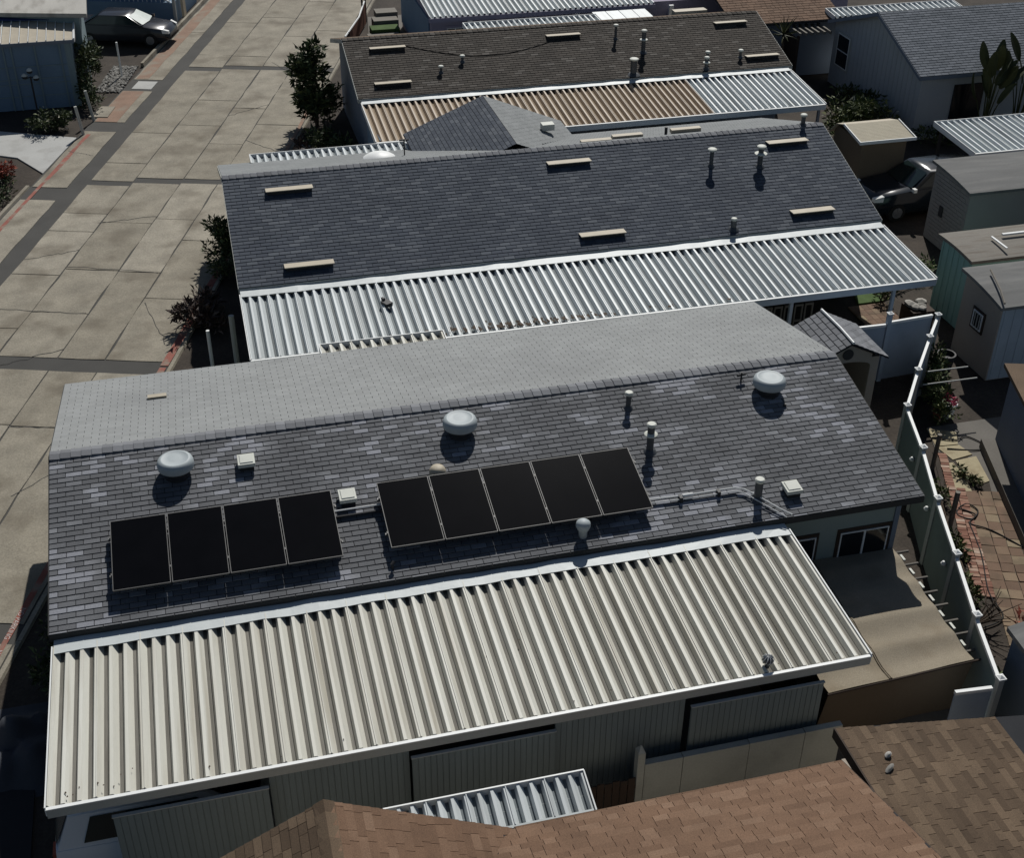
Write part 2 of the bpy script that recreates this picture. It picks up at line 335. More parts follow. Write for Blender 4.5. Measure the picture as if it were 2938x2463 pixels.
# stencilled lettering on the kerb stripe
def lettering(body, s, t, size, m, parent, name):
    cu = bpy.data.curves.new(name, 'FONT'); cu.body = body; cu.size = size; cu.extrude = 0.0006
    tmp = bpy.data.objects.new('t', cu); COL.objects.link(tmp)
    bpy.context.view_layer.update()
    me = bpy.data.meshes.new_from_object(tmp.evaluated_get(bpy.context.evaluated_depsgraph_get()))
    bpy.data.objects.remove(tmp)
    me.materials.clear(); me.materials.append(MATS[m])
    o = link(name, me, parent)
    xd = -RU; yd = -RN
    p = rd(s, t, 0.024)
    o.matrix_world = Matrix(((xd.x, yd.x, 0, p[0]), (xd.y, yd.y, 0, p[1]), (0, 0, 1, p[2]), (0, 0, 0, 1)))
    return o
lettering('NO PARKING', -0.66, 0.25, 0.16, 'white_paint', road, 'lettering')
lettering('NO PARKING', -1.95, 0.25, 0.16, 'white_paint', road, 'lettering')
# rolled kerb edging beside the road
def kerb(s0, s1, t, w=0.16, h=0.10, m='concrete', name='kerb'):
    gg = G(); n = max(1, int((s1-s0)/3))
    for i in range(n):
        a = s0+(s1-s0)*i/n+0.008; b = s0+(s1-s0)*(i+1)/n-0.008
        gg.hexa([rd(a,t,-.03), rd(a,t-w,-.03), rd(b,t-w,-.03), rd(b,t,-.03)], [rd(a,t-.01,h), rd(a,t-w+.03,h), rd(b,t-w+.03,h), rd(b,t-.01,h)])
    return struct(name, gg, m)
kerb(-14, 60, -0.02, 0.14, 0.03)
kerb(35.0, 60, 8.62, 0.16, 0.16)
kerb(-14, 21.4, 8.62, 0.16, 0.05)
# drive aprons on the far side of the road
g = G(); g.prism([rd(22.6,8.45)[:2], rd(26.2,8.45)[:2], rd(26.6,11.5)[:2], rd(26.9,13)[:2], rd(24.7,13)[:2], rd(24.0,9.95)[:2]], -.04, 0.02)
struct('driveway', g, 'concrete_pale')
g = G(); g.prism([(-9,-30),(-0.6,-30),(-0.75,-4.95),(-3,-4.4),(-9,-2)], -.05, 0.005); struct('driveway', g, 'driveway_dark')
g = G(); g.prism([(21.0,1.8),(24,1.8),(24,-8),(17.5,-8),(19.0,-4),(20.5,0.3)], -.05, -0.006); struct('yard_slab', g, 'concrete_dark')
g = G(); g.prism([(12.0,36.5),(16,36.5),(16,42),(12.8,42)], -.05, 0.01); struct('patio', g, 'concrete_dark')
g = G(); g.prism([(14.2,-3.9),(17.2,-3.9),(16.4,-8.4),(13.2,-8.4)], -.05, 0.0); struct('patio', g, 'concrete_dark')
g = G(); g.prism([(0.1,-12),(13.0,-12),(13.0,-4.4),(0.1,-4.4)], -.05, 0.0); struct('carport_floor', g, 'concrete_dark')

# ------------------------------------------------------------------ shingles, roofs and awnings
UNIT = {}
def unit_tab(key, m, ex, th):
    if key not in UNIT:
        gg = G()
        gg.add([(0,0,0.003),(1,0,0.003),(1,-ex,th),(0,-ex,th),(0,-ex,-0.004),(1,-ex,-0.004),(0,0,-0.004),(1,0,-0.004)],
               [(3,2,1,0),(4,5,2,3),(6,4,3,0),(5,7,1,2)])
        UNIT[key] = gg.mesh('shingle', m)
    return UNIT[key]
def shingles(roof, P0, ud, L, vd, S, m, tab=0.305, ex=0.127, gap=0.013, slit=0.013, th=0.014, nparts=0, accept=None,
             laminated=False, seed=1, name='shingle'):
    """rows of shingle tabs from the top edge P0 along ud, running down vd; the nearest nparts tabs become parts"""
    ud = Vector(ud).normalized(); vd = Vector(vd).normalized(); nd = ud.cross(-vd)
    if nd.z < 0: nd = -nd
    P0 = Vector(P0); rr = random.Random(seed); tabs = []
    rows = int(S/ex+0.999)
    for k in range(rows):
        v0 = k*ex; e = min(ex, S-v0)
        if e < 0.03: continue
        x = -tab*0.5*(k % 2) if not laminated else -rr.uniform(0, tab)
        while x < L:
            w = tab if not laminated else tab*rr.choice((0.62, 0.8, 1.0, 1.15, 1.4))
            a = max(0.0, x); b = min(L, x+w)
            if b-a > 0.05 and (accept is None or accept((a+b)/2, v0+e/2)):
                tabs.append((a+gap/2, b-gap/2, v0, e, abs(b-a-w) < 1e-6 or laminated))
            x += w
    def pos(u, v): return P0+ud*u+vd*v
    order = sorted(range(len(tabs)), key=lambda i: (pos(tabs[i][0], tabs[i][2])-CAMP).length if (tabs[i][4] and abs(tabs[i][3]-ex) < 1e-4) else 1e9)
    chosen = set(order[:nparts]) if nparts else set()
    um = unit_tab((name, m, ex, slit, th), m, ex-slit, th) if nparts else None
    gg = G()
    flip = (ud.cross(-vd)).dot(nd) < 0
    for i, (a, b, v0, e, full) in enumerate(tabs):
        dz = rr.uniform(-0.0015, 0.0015)
        if i in chosen:
            o = bpy.data.objects.new(name, um); COL.objects.link(o); o.parent = roof
            p = pos(a, v0)+nd*dz; yd = -vd; xd = ud
            w = b-a
            o.matrix_world = Matrix(((xd.x*w, yd.x, nd.x, p.x), (xd.y*w, yd.y, nd.y, p.y), (xd.z*w, yd.z, nd.z, p.z), (0,0,0,1)))
        else:
            e2 = e-slit
            q = [pos(a,v0)+nd*(0.003+dz), pos(b,v0)+nd*(0.003+dz), pos(b,v0+e2)+nd*(th+dz), pos(a,v0+e2)+nd*(th+dz),
                 pos(a,v0+e2)-nd*0.004, pos(b,v0+e2)-nd*0.004, pos(a,v0)-nd*0.004, pos(b,v0)-nd*0.004]
            f = [(3,2,1,0),(4,5,2,3),(6,4,3,0),(5,7,1,2)]
            if flip: f = [t[::-1] for t in f]
            gg.add(q, f)
    if gg.v:
        part('shingle_field', gg, m, roof, stuff=True)
def ridge_caps(roof, x0, x1, y, z, pn, pf, m, n, wn=0.15):
    """overlapping cap shingles along a ridge parallel to x (pn, pf: slopes of the near and far side)"""
    w = (x1-x0)/n; gg = G()
    a, b = -0.01, w*1.02; t0, t1 = 0.018, 0.036
    gg.add([(a,-wn,-wn*pn+t1),(a,0,t1),(a,wn,-wn*pf+t1),(b,-wn,-wn*pn+t0),(b,0,t0),(b,wn,-wn*pf+t0),
            (a,-wn,-wn*pn),(b,-wn,-wn*pn-.01),(a,wn,-wn*pf),(b,wn,-wn*pf-.01)],
           [(0,3,4,1),(1,4,5,2),(6,7,3,0),(2,5,9,8),(6,0,1,2,8)])
    me = gg.mesh('ridge_cap', m)
    for i in range(n):
        o = link('ridge_cap', me, roof, (x0+i*w, y, z+0.006*math.sin(i*0.35)*0.4))
def gable_house(name, label, x0, x1, yr, zr, wn, hn, wf, hf, wall, base='deck_dark', trim='trim_grey', inset=0.3, th=0.10, walls=True, cat='house'):
    t = thing(name, label, cat, ((x0+x1)/2, yr, 0))
    yn, yf, zn, zf = yr-wn, yr+wf, zr-hn, zr+hf*-1
    if walls:
        g = G(); kn = hn/wn; kf = hf/wf
        g.extr([(yn+inset, -0.02), (yn+inset, zn+inset*kn-th-.01), (yr, zr-th-.03), (yf-inset, zf+inset*kf-th-.01), (yf-inset, -0.02)], 'x', x0+inset, x1-inset)
        part('wall', g, wall, t)
    g = G()
    g.hexa([(x0,yn,zn-th),(x1,yn,zn-th),(x1,yr,zr-th),(x0,yr,zr-th)], [(x0,yn,zn),(x1,yn,zn),(x1,yr,zr),(x0,yr,zr)])
    g.hexa([(x0,yr,zr-th),(x1,yr,zr-th),(x1,yf,zf-th),(x0,yf,zf-th)], [(x0,yr,zr),(x1,yr,zr),(x1,yf,zf),(x0,yf,zf)])
    roof = part('roof', g, base, t)
    g = G(); g.box(x0, x1, yn-0.02, yn-0.001, zn-th-0.05, zn-0.005); g.box(x0, x1, yf+0.001, yf+0.02, zf-th-.05, zf-.005)
    for sx in (x0-0.018, x1+0.001):
        for (ya, za, yb, zb) in ((yn, zn, yr, zr), (yr, zr, yf, zf)):
            g.hexa([(sx,ya,za-th-.05),(sx+.017,ya,za-th-.05),(sx+.017,yb,zb-th-.05),(sx,yb,zb-th-.05)], [(sx,ya,za-.004),(sx+.017,ya,za-.004),(sx+.017,yb,zb-.004),(sx,yb,zb-.004)])
    part('fascia', g, trim, t)
    return t, roof

PROF = [(0.0, 1.0), (0.06, 1.0), (0.42, 0.0), (0.70, 0.0), (0.84, 1.0)]     # one flute of a corrugated pan
def pan_mesh(w, nf, length, dz, m, amp=0.10):
    """a pan of nf flutes, running from y=0 down to y=-length and dropping dz, with a seam lip at its left edge"""
    p = w/nf; pts = []
    for k in range(nf):
        for u, h in PROF: pts.append(((k+u)*p, h*amp))
    pts.append((w, amp))
    gg = G(); n = len(pts); th = 0.004
    v = [(x, 0, z) for x, z in pts]+[(x, -length, z-dz) for x, z in pts]+[(x, 0, z-th) for x, z in pts]+[(x, -length, z-dz-th) for x, z in pts]
    gg.v = v
    for i in range(n-1):
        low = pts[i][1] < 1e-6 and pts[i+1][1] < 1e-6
        gg.f.append((i, n+i, n+i+1, i+1)); gg.mi.append(1 if low else 0)  # valley faces take the darker tone: grime and painted shade together
        gg.f.append((2*n+i, 2*n+i+1, 3*n+i+1, 3*n+i)); gg.mi.append(0)
        gg.f.append((n+i, 3*n+i, 3*n+i+1, n+i+1)); gg.mi.append(0)
        gg.f.append((i, i+1, 2*n+i+1, 2*n+i)); gg.mi.append(0)
    # seam lip
    gg.add([(-.004,0,amp+.002),(.012,0,amp+.002),(.012,-length,amp+.002-dz),(-.004,-length,amp+.002-dz),
            (-.004,0,amp+.016),(.012,0,amp+.016),(.012,-length,amp+.016-dz),(-.004,-length,amp+.016-dz)],
           [(4,7,6,5),(0,4,5,1),(3,2,6,7),(0,3,7,4),(1,5,6,2)], 0)
    return gg.mesh('roof_pan', m)
def awning(name, label, x0, x1, yt, zt, yb, zb, pans, mats, nf=3, amp=0.105, flash=None, flash_h=0.02, gutter=0.14, gut_m='trim_white',
           face_m='trim_grey', posts=(), post_m='trim_white', switch=None, mats2=None, group=None, side=True, cat='awning', overlap=0.12, top_rim=False):
    t = thing(name, label, cat, ((x0+x1)/2, (yt+yb)/2, 0), 0, group)
    off = -Vector(t.location)
    w = (x1-x0)/pans; dz = zt-zb; ln = yt-yb
    me = pan_mesh(w, nf, ln, dz, mats, amp)
    me2 = pan_mesh(w, nf, ln, dz, mats2, amp) if mats2 else None
    for i in range(pans):
        x = x0+i*w
        o = link('roof_pan', me2 if (me2 and x > switch) else me, t, Vector((x, yt, zt))+off)
    k = dz/ln
    if flash:
        y2 = yt-overlap; y1 = yt+flash; n = int((x1-x0)/0.5)
        gg = G(); rr = random.Random(int(x0*10)+int(yt*7)); top = []; bot = []
        for i in range(n+1):
            x = x0+(x1-x0)*i/n; wv = rr.uniform(-.012,.02)
            top.append((x, y1, zt+amp+flash_h+flash*k+.004+wv)); bot.append((x, y2+rr.uniform(-.02,.02), zt+amp+flash_h-overlap*k))
        for i in range(n):
            gg.slab([bot[i], bot[i+1], top[i+1], top[i]], 0.006)
        part('flashing', gg, 'flashing', t)
    if gutter:
        gg = G()
        gg.box(x0-.02, x1+.02, yb-.055, yb-.035, zb-gutter*0.75, zb+amp*0.75)
        gg.box(x0-.02, x1+.02, yb-.035, yb+.04, zb-gutter*0.75, zb-gutter*0.75+.01)
        part('gutter', gg, face_m, t)
        gg = G(); gg.box(x0-.03, x1+.03, yb-.075, yb-.015, zb+amp*0.75+.001, zb+amp*0.75+.022)
        part('edge_trim', gg, gut_m, t)
    if side:
        for sx in (x0-.035, x1+.012):
            gg = G()
            gg.hexa([(sx,yb-.05,zb-.06),(sx+.022,yb-.05,zb-.06),(sx+.022,yt,zt-.06),(sx,yt,zt-.06)],
                    [(sx,yb-.05,zb+amp+.03),(sx+.022,yb-.05,zb+amp+.03),(sx+.022,yt,zt+amp+.03),(sx,yt,zt+amp+.03)])
            part('side_trim', gg, gut_m, t)
    if top_rim:
        gg = G(); gg.box(x0-.03, x1+.03, yt+.004, yt+.03, zt-.04, zt+amp+.022); part('back_rim', gg, gut_m, t)
    for (px, py) in posts:
        gg = G(); gg.box(px-.045, px+.045, py-.045, py+.045, -0.02, zb+(py-yb)*k-.005); part('post', gg, post_m, t)
    # beam that carries the pans
    gg = G(); yb2 = yb+0.35
    gg.box(x0+.05, x1-.05, yb2-.04, yb2+.04, zb+0.35*k-.14, zb+.35*k-.008); part('beam', gg, face_m, t)
    return t

# --- vents, pipes
def roof_z(yr, zr, k, y): return zr-abs(y-yr)*k
def dome_vent(house, x, y, z, label=None):
    g = G(); g.lathe([(0.25,-0.10),(0.25,0.02),(0.22,0.04),(0.22,0.22)], (x,y,z), 20); base = part('dome_vent', g, 'dark_metal', house, True, label)
    z += 0.10
    g = G(); g.lathe([(0.27,0.07),(0.345,0.08),(0.355,0.10),(0.352,0.19),(0.33,0.245),(0.28,0.280),(0.255,0.283),(0.245,0.277),(0.12,0.285),(0.001,0.287)], (x,y,z), 32)
    part('dome', g, 'vent_grey', base, True)
def box_vent(house, x, y, z, k, s=0.17, label=None, m='vent_grey'):
    g = G(); kk = k
    def zz(yy): return z+(yy-y)*kk
    g.hexa([(x-s*.8,y-s*.8,zz(y-s*.8)-.02),(x+s*.8,y-s*.8,zz(y-s*.8)-.02),(x+s*.8,y+s*.8,zz(y+s*.8)-.02),(x-s*.8,y+s*.8,zz(y+s*.8)-.02)],
           [(x-s*.8,y-s*.8,zz(y)+.09),(x+s*.8,y-s*.8,zz(y)+.09),(x+s*.8,y+s*.8,zz(y)+.11),(x-s*.8,y+s*.8,zz(y)+.11)])
    b = part('box_vent', g, 'dark_metal', house, label=label)
    g = G(); g.hexa([(x-s,y-s,z+.09),(x+s,y-s,z+.09),(x+s,y+s,z+.12),(x-s,y+s,z+.12)],
                    [(x-s*.97,y-s*.97,z+.165),(x+s*.97,y-s*.97,z+.165),(x+s*.97,y+s*.97,z+.195),(x-s*.97,y+s*.97,z+.195)])
    q = s*.78
    g.hexa([(x-q,y-q,z+.167),(x+q,y-q,z+.167),(x+q,y+q,z+.191),(x-q,y+q,z+.191)], [(x-q*.9,y-q*.9,z+.185),(x+q*.9,y-q*.9,z+.185),(x+q*.9,y+q*.9,z+.208),(x-q*.9,y+q*.9,z+.208)])
    part('hood', g, m, b)
def vent_pipe(house, x, y, z, h, r=0.055, capr=0.09, ring=None, m='pipe_dark', cone=True, capm='vent_pale'):
    g = G(); g.lathe([(r,-0.1),(r,h)], (x,y,z), 14); p = part('vent_pipe', g, m, house, True)
    g = G(); g.lathe([(r*0.7,h-.005),(capr*0.92,h-.0),(capr,h+.02),(capr,h+.05),(capr*0.8,h+.07),(capr*0.3,h+.074),(0.001,h+.07)], (x,y,z), 18); part('cap', g, capm, p, True)
    if ring:
        g = G(); g.lathe([(r+.004,ring-.035),(ring and capr*1.35,ring-.02),(capr*1.38,ring+.005),(r+.004,ring+.035)], (x,y,z), 18); part('storm_collar', g, capm, p, True)
    if cone:
        g = G(); g.lathe([(r*2.2,-0.02),(r*1.35,.06),(r+.003,.075)], (x,y,z), 14); part('flashing_collar', g, m, p, True)
def slant_vent(house, x, y, z, k, w=1.35, m='vent_tan', d=0.30):
    """long low louvred roof vent, open to the low side"""
    g = G(); y0, y1 = y-d/2, y+d/2
    z0, z1 = z-d/2*k, z+d/2*k
    g.hexa([(x-w/2+.04,y0+.05,z0-.02),(x+w/2-.04,y0+.05,z0-.02),(x+w/2-.04,y1,z1-.02),(x-w/2+.04,y1,z1-.02)],
           [(x-w/2+.04,y0+.05,z0+.13),(x+w/2-.04,y0+.05,z0+.13),(x+w/2-.04,y1,z1+.02),(x-w/2+.04,y1,z1+.02)])
    b = part('roof_vent', g, 'dark_metal', house)
    g = G()
    g.hexa([(x-w/2,y0,z0+.131),(x+w/2,y0,z0+.131),(x+w/2,y1,z1+.021),(x-w/2,y1,z1+.021)],
           [(x-w/2,y0,z0+.155),(x+w/2,y0,z0+.155),(x+w/2,y1,z1+.045),(x-w/2,y1,z1+.045)])
    part('hood', g, m, b)

# ------------------------------------------------------------------ the main home with the solar arrays
K1 = 0.9028/4.2735
home, roof1 = gable_house('mobile_home', 'long home with slate grey shingle roof carrying black solar panels and three dome vents', 0, 16.89, 0, 3.8, 4.2735, 0.9028, 4.2735, 0.9028, 'wall_sage', trim='fascia_dark')
c1 = math.sqrt(1+K1*K1); S1 = 4.2735*c1
shingles(roof1, (0,-0.02,3.804-.02*K1), (1,0,0), 16.89, (0,-1,-K1), S1, 'shingle_slate', nparts=300, seed=4)
shingles(roof1, (0,0.02,3.804-.02*K1), (1,0,0), 16.89, (0,1,-K1), S1, 'shingle_slate_sunlit', seed=5, slit=0.003, gap=0.0095, th=0.010)
ridge_caps(roof1, 0.02, 16.87, 0, 3.812, K1, K1, 'ridge_shingle', 84)
for i, (x, y) in enumerate(((2.40,-0.93),(8.08,-0.86),(14.90,-0.88))):
    dome_vent(home, x, y, roof_z(0,3.8,K1,y)-.0, ['leftmost round dome vent', 'middle round dome vent', 'round dome vent near the far right end of the ridge'][i])
for (x, y) in ((3.74,-0.98),(5.54,-2.25),(14.23,-3.69)): box_vent(home, x, y, roof_z(0,3.8,K1,y), K1, m='vent_pale')
vent_pipe(home, 11.73, -0.81, 3.63, 0.34)
vent_pipe(home, 11.78, -2.08, 3.36, 0.62, 0.075, 0.10, ring=0.43)
vent_pipe(home, 13.50, -3.70, 3.02, 0.42, 0.08, 0.10)
g = G(); g.lathe([(0.075,-.1),(0.085,.12),(0.12,.20),(0.145,.26),(0.135,.33),(0.09,.37),(0.03,.385),(0.001,.387)], (9.79,-3.95,2.965), 18)
part('vent_cowl', g, 'vent_grey', home, True)
g = G(); g.lathe([(0.17,-.05),(0.17,.06),(0.165,.12),(0.13,.18),(0.08,.205),(0.001,.212)], (7.39,-1.90,3.40), 18); part('bubble_vent', g, 'vent_tan', home, True)
g = G(); g.tube([(6.09,-4.03,2.94),(6.09,-4.03,3.08)], .022); g.tube([(6.07,-4.05,3.07),(6.13,-4.0,3.11)], .035); part('small_pipe', g, 'dark_metal', home)
g = G(); g.tube([(14.43,-.47,3.68),(14.43,-.47,3.93)], .02); g.tube([(14.33,-.47,3.86),(14.53,-.44,3.86)], .03); part('small_pipe', g, 'dark_metal', home)
g = G(); g.tube([(15.08,-1.37,3.49),(15.08,-1.37,3.58)], .035); part('small_pipe', g, 'dark_metal', home)
g = G(); g.box(1.86, 2.26, 2.55, 2.68, 3.22, 3.32); part('roof_vent', g, 'vent_tan', home)
# end wall, windows and door trim that show under the right end of the roof
def window(house, x0, x1, z0, z1, y, frame='trim_white', mull=1, depth=0.03, surround='dark_wood'):
    g = G(); g.box(x0-.07, x1+.07, y-.02, y+.01, z0-.07, z1+.09); f = part('window', g, surround, house)
    g = G(); w = .025; yy0, yy1 = y-.045, y-.021
    g.box(x0, x1, yy0, yy1, z1-w, z1); g.box(x0, x1, yy0, yy1, z0, z0+w)
    g.box(x0, x0+w, yy0, yy1, z0+w, z1-w); g.box(x1-w, x1, yy0, yy1, z0+w, z1-w)
    for i in range(mull):
        xm = x0+(x1-x0)*(i+1)/(mull+1); g.box(xm-w*.8, xm+w*.8, yy0, yy1, z0+w, z1-w)
    part('frame', g, frame, f)
    g = G()
    for i in range(mull+1):
        a = x0+(x1-x0)*i/(mull+1); b = x0+(x1-x0)*(i+1)/(mull+1)
        g.box(a+.03, b-.03, y-.035, y-.0205, z0+w+.002, z1-w-.002)
    part('pane', g, 'window_glass', f)
WY = -4.2735+0.3
window(home, 15.33, 16.42, 0.95, 2.02, WY); window(home, 13.95, 14.78, 0.95, 2.02, WY)
g = G(); g.box(16.50, 16.61, WY-.03, WY+.02, 0, 2.62); part('corner_trim', g, 'wall_navy', home)

# --- solar arrays: frames, glass, rails and end clamps
NV = Vector((0, -K1, 1)).normalized(); DV = Vector((0, -1, -K1)).normalized(); OFF = 0.25
def solar_array(label, x0, d0, n, pw=1.007, ph=1.65, gap=0.025):
    base = Vector((x0, 0, 3.8))+DV*d0
    t = thing('solar_array', label, 'solar panels', base)
    def P(u, v, h): return Vector((u, 0, 0))+DV*v+NV*h
    def lbox(gg, u0, u1, v0, v1, h0, h1):
        gg.hexa([P(u0,v1,h0),P(u1,v1,h0),P(u1,v0,h0),P(u0,v0,h0)], [P(u0,v1,h1),P(u1,v1,h1),P(u1,v0,h1),P(u0,v0,h1)])
    f = G(); b = 0.012
    lbox(f,0,pw,0,b,0,.04); lbox(f,0,pw,ph-b,ph,0,.04); lbox(f,0,b,b,ph-b,0,.04); lbox(f,pw-b,pw,b,ph-b,0,.04)
    fm = f.mesh('frame', 'solar_edge')
    q = G(); lbox(q,b,pw-b,b,ph-b,.012,.036); qm = q.mesh('glass', 'solar_glass')
    bk = G(); lbox(bk,b+.001,pw-b-.001,b+.001,ph-b-.001,.004,.0118); bm = bk.mesh('solar_panel', 'dark_metal')
    for i in range(n):
        o = link('solar_panel', bm, t, Vector((i*(pw+gap),0,0))+NV*(OFF-.04))
        link('frame', fm, o); link('glass', qm, o)
    wd = n*pw+(n-1)*gap
    for v in (0.38, 1.27):
        r_ = G(); lbox(r_, -.05, wd+.05, v-.02, v+.02, OFF-.085, OFF-.042); part('mounting_rail', r_, 'solar_frame', t, world=False)
    for i in range(n+1):
        for v in (0.36, 1.25):
            u = i*(pw+gap)-gap
            r_ = G(); lbox(r_, u+.002, u+gap-.002, v, v+.05, OFF-.03, OFF+.006); part('clamp', r_, 'solar_edge', t, world=False)
    ft = G()
    for i in range(int(wd/1.2)+1):
        for v in (.38, 1.27):
            u = .15+i*1.25
            if u < wd: lbox(ft, u, u+.05, v-.025, v+.025, 0.0, OFF-.086)
    part('roof_feet', ft, 'solar_frame', t, world=False)
    return t
solar_array('array of four black solar panels on the left part of the slate roof', 1.1285, 2.163, 4)
solar_array('array of five black solar panels right of centre on the slate roof', 6.1273, 2.150, 5)
def rl(x, y, h): return (x, y, 3.8+y*K1+h)
g = G()
g.tube([rl(11.3,-3.40,.09), rl(12.0,-3.43,.09), rl(12.9,-3.43,.09), rl(13.12,-3.43,.09), rl(13.28,-3.50,.09), rl(13.42,-3.64,.09), rl(13.80,-4.12,.09), rl(13.98,-4.30,.085)], .017, 8)
cd = solo('conduit', g, 'conduit_silver', 'bent metal conduit running from the five panel array to the roof edge', 'conduit')
g = G(); g.tube([rl(11.3,-3.47,.07), rl(12.0,-3.50,.07), rl(12.9,-3.50,.07), rl(13.1,-3.50,.07), rl(13.24,-3.56,.07), rl(13.72,-4.16,.07), rl(13.86,-4.32,.06)], .012, 8); part('second_pipe', g, 'conduit_silver', cd)
g = G()
for x in (11.95, 12.75): g.box(x-.03, x+.03, -3.53, -3.40, 3.8-3.47*K1-.01, 3.8-3.47*K1+.12)
part('strut', g, 'dark_metal', cd)
g = G(); g.tube([rl(12.0,-3.43,.091), rl(12.22,-3.43,.091)], .034, 8); part('coupling', g, 'trim_white', cd)
g = G(); g.tube([rl(5.15,-2.55,.10), rl(6.2,-2.54,.10)], .018, 8); g2 = solo('conduit', g, 'conduit_silver', 'short straight conduit linking the two solar arrays', 'conduit')
g = G(); g.tube([rl(5.15,-2.66,.06), rl(6.2,-2.65,.06)], .025, 8); part('second_pipe', g, 'dark_metal', g2)

# --- its cream patio cover and the wall of ribbed panels below
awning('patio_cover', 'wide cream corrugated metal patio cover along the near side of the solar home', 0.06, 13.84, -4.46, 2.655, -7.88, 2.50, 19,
       ['metal_cream', 'metal_grime_shade'], flash=0.27, flash_h=0.012, gutter=0.15, gut_m='trim_white', face_m='trim_grey', overlap=0.16,
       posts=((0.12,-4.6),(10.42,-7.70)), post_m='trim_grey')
tv = thing('turbine_vent', 'small shiny turbine vent at the right front edge of the cream patio cover', 'vent', (11.98,-7.72,2.56))
g = G(); g.lathe([(0.045,0),(0.045,.10),(0.06,.11),(0.085,.14),(0.095,.18),(0.08,.225),(0.04,.25),(.001,.255)], (11.98,-7.72,2.56), 16); part('core', g, 'pipe_dark', tv, True)
for a in range(10):
    t_ = a*math.pi/5; pts_ = [(11.98+r_*math.cos(t_+k_), -7.72+r_*math.sin(t_+k_), 2.56+z_) for r_, z_, k_ in ((.065,.11,0),(.10,.15,.15),(.108,.19,.3),(.085,.235,.45),(.03,.262,.6))]
    g = G(); g.tube(pts_, .009, 4); part('vane', g, 'conduit_silver', tv)
def ribbed(x0, x1, y, z0, z1, label, m='wall_ribbed'):
    n = int((x1-x0)/0.10); w = (x1-x0)/n
    t = thing('wall_panel', label, 'wall panel', ((x0+x1)/2, y, z0), 0, 'ribbed panels under the patio cover')
    g = G(); g.box(x0, x1, y+.012, y+.045, z0, z1); b = part('backing', g, m, t)
    g = G()
    for i in range(n): g.box(x0+i*w+.006, x0+(i+1)*w-.006, y, y+.0118, z0, z1)
    part('rib_field', g, m, t, stuff=True)
    g = G(); g.box(x0-.012, x1+.012, y-.012, y+.05, z1+.001, z1+.02); part('top_trim', g, 'trim_grey', t)
    return t
ribbed(0.98, 3.36, -8.06, 0.0, 2.27, 'leftmost ribbed grey wall panel below the cream patio cover')
ribbed(3.385, 5.65, -7.90, 0.0, 2.43, 'second ribbed panel from the left, set back under the cream cover')
ribbed(5.675, 8.10, -8.02, 0.0, 2.28, 'middle ribbed panel behind the small white corrugated awning')
ribbed(8.125, 10.44, -7.90, 0.0, 2.43, 'fourth ribbed panel, above the dark gate')
ribbed(10.50, 12.95, -8.06, 1.0, 2.28, 'rightmost ribbed panel, ending above the grey block wall')
# block wall below the last panels, with a pointed end post
t = thing('boundary_wall', 'low grey block wall below the rightmost ribbed panel', 'wall', (11.5,-8.25,0))
xs = [9.62, 10.32, 11.55, 12.6, 13.32]
for a, b in zip(xs, xs[1:]):
    g = G(); g.box(a+.006, b-.006, -8.32, -8.2, -.03, 1.40+0.02*math.sin(a*3)); part('panel', g, 'wall_block', t)
g = G(); g.box(9.47, 9.60, -8.36, -8.20, 0, 1.72); g.add([(9.47,-8.36,1.721),(9.60,-8.36,1.721),(9.60,-8.20,1.721),(9.47,-8.20,1.721),(9.535,-8.28,1.86)], [(0,1,4),(1,2,4),(2,3,4),(3,0,4)])
part('end_post', g, 'wall_block', t)
t = thing('gate', 'dark picket gate left of the block wall end post', 'gate', (9.0,-8.35,0))
for i in range(6):
    g = G(); x = 8.62+i*.14; g.box(x, x+.125, -8.38, -8.36, .05, 1.15+.03*(i % 2)); part('picket', g, 'dark_wood', t)
g = G(); g.box(8.6, 9.46, -8.36, -8.33, .3, .38); g.box(8.6, 9.46, -8.36, -8.33, .9, .98); part('rail', g, 'dark_wood', t)

# far side: small awning on the main home
awning('awning', 'short white corrugated awning peeking over the far eave of the solar home', 5.88, 8.88, 4.86, 2.70, 4.30, 2.68, 4, ['metal_cream', 'metal_grime_shade'], nf=3, gutter=0, top_rim=True)

# ------------------------------------------------------------------ second home
K2 = 1.39/4.42
h2, roof2 = gable_house('mobile_home', 'home with dark blue grey shingle roof behind the solar home', 4.22, 23.13, 13.51, 3.8, 4.42, 1.39, 4.42, 1.39, 'wall_grey')
S2 = 4.42*math.sqrt(1+K2*K2)
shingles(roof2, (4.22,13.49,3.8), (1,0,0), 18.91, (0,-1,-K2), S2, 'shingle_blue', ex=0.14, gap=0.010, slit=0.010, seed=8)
shingles(roof2, (4.22,13.53,3.8), (1,0,0), 18.91, (0,1,-K2), S2, 'shingle_pale_sunlit', ex=0.14, slit=0.002, seed=9)
ridge_caps(roof2, 4.24, 23.11, 13.51, 3.808, K2, K2, 'ridge_shingle', 94)
for (x, y) in ((6.05,12.66),(6.18,9.62),(14.44,12.71),(14.56,9.62),(21.57,12.73),(21.11,9.66)): slant_vent(h2, x, y, roof_z(13.51,3.8,K2,y), K2)
vent_pipe(h2, 18.77, 12.04, 3.34, 0.50, 0.06, 0.14); vent_pipe(h2, 20.29, 11.84, 3.27, 0.60, 0.08, 0.14, ring=0.42)
vent_pipe(h2, 18.47, 9.34, 2.49, 0.28, 0.085, 0.09); vent_pipe(h2, 22.44, 13.51, 3.8, 0.30, 0.07, 0.11)
g = G(); g.lathe([(.42,-.05),(.42,.03),(.3,.12),(.001,.16)], (9.1,15.4,3.21), 18, sx=1.2); part('skylight', g, 'trim_white', h2, True)
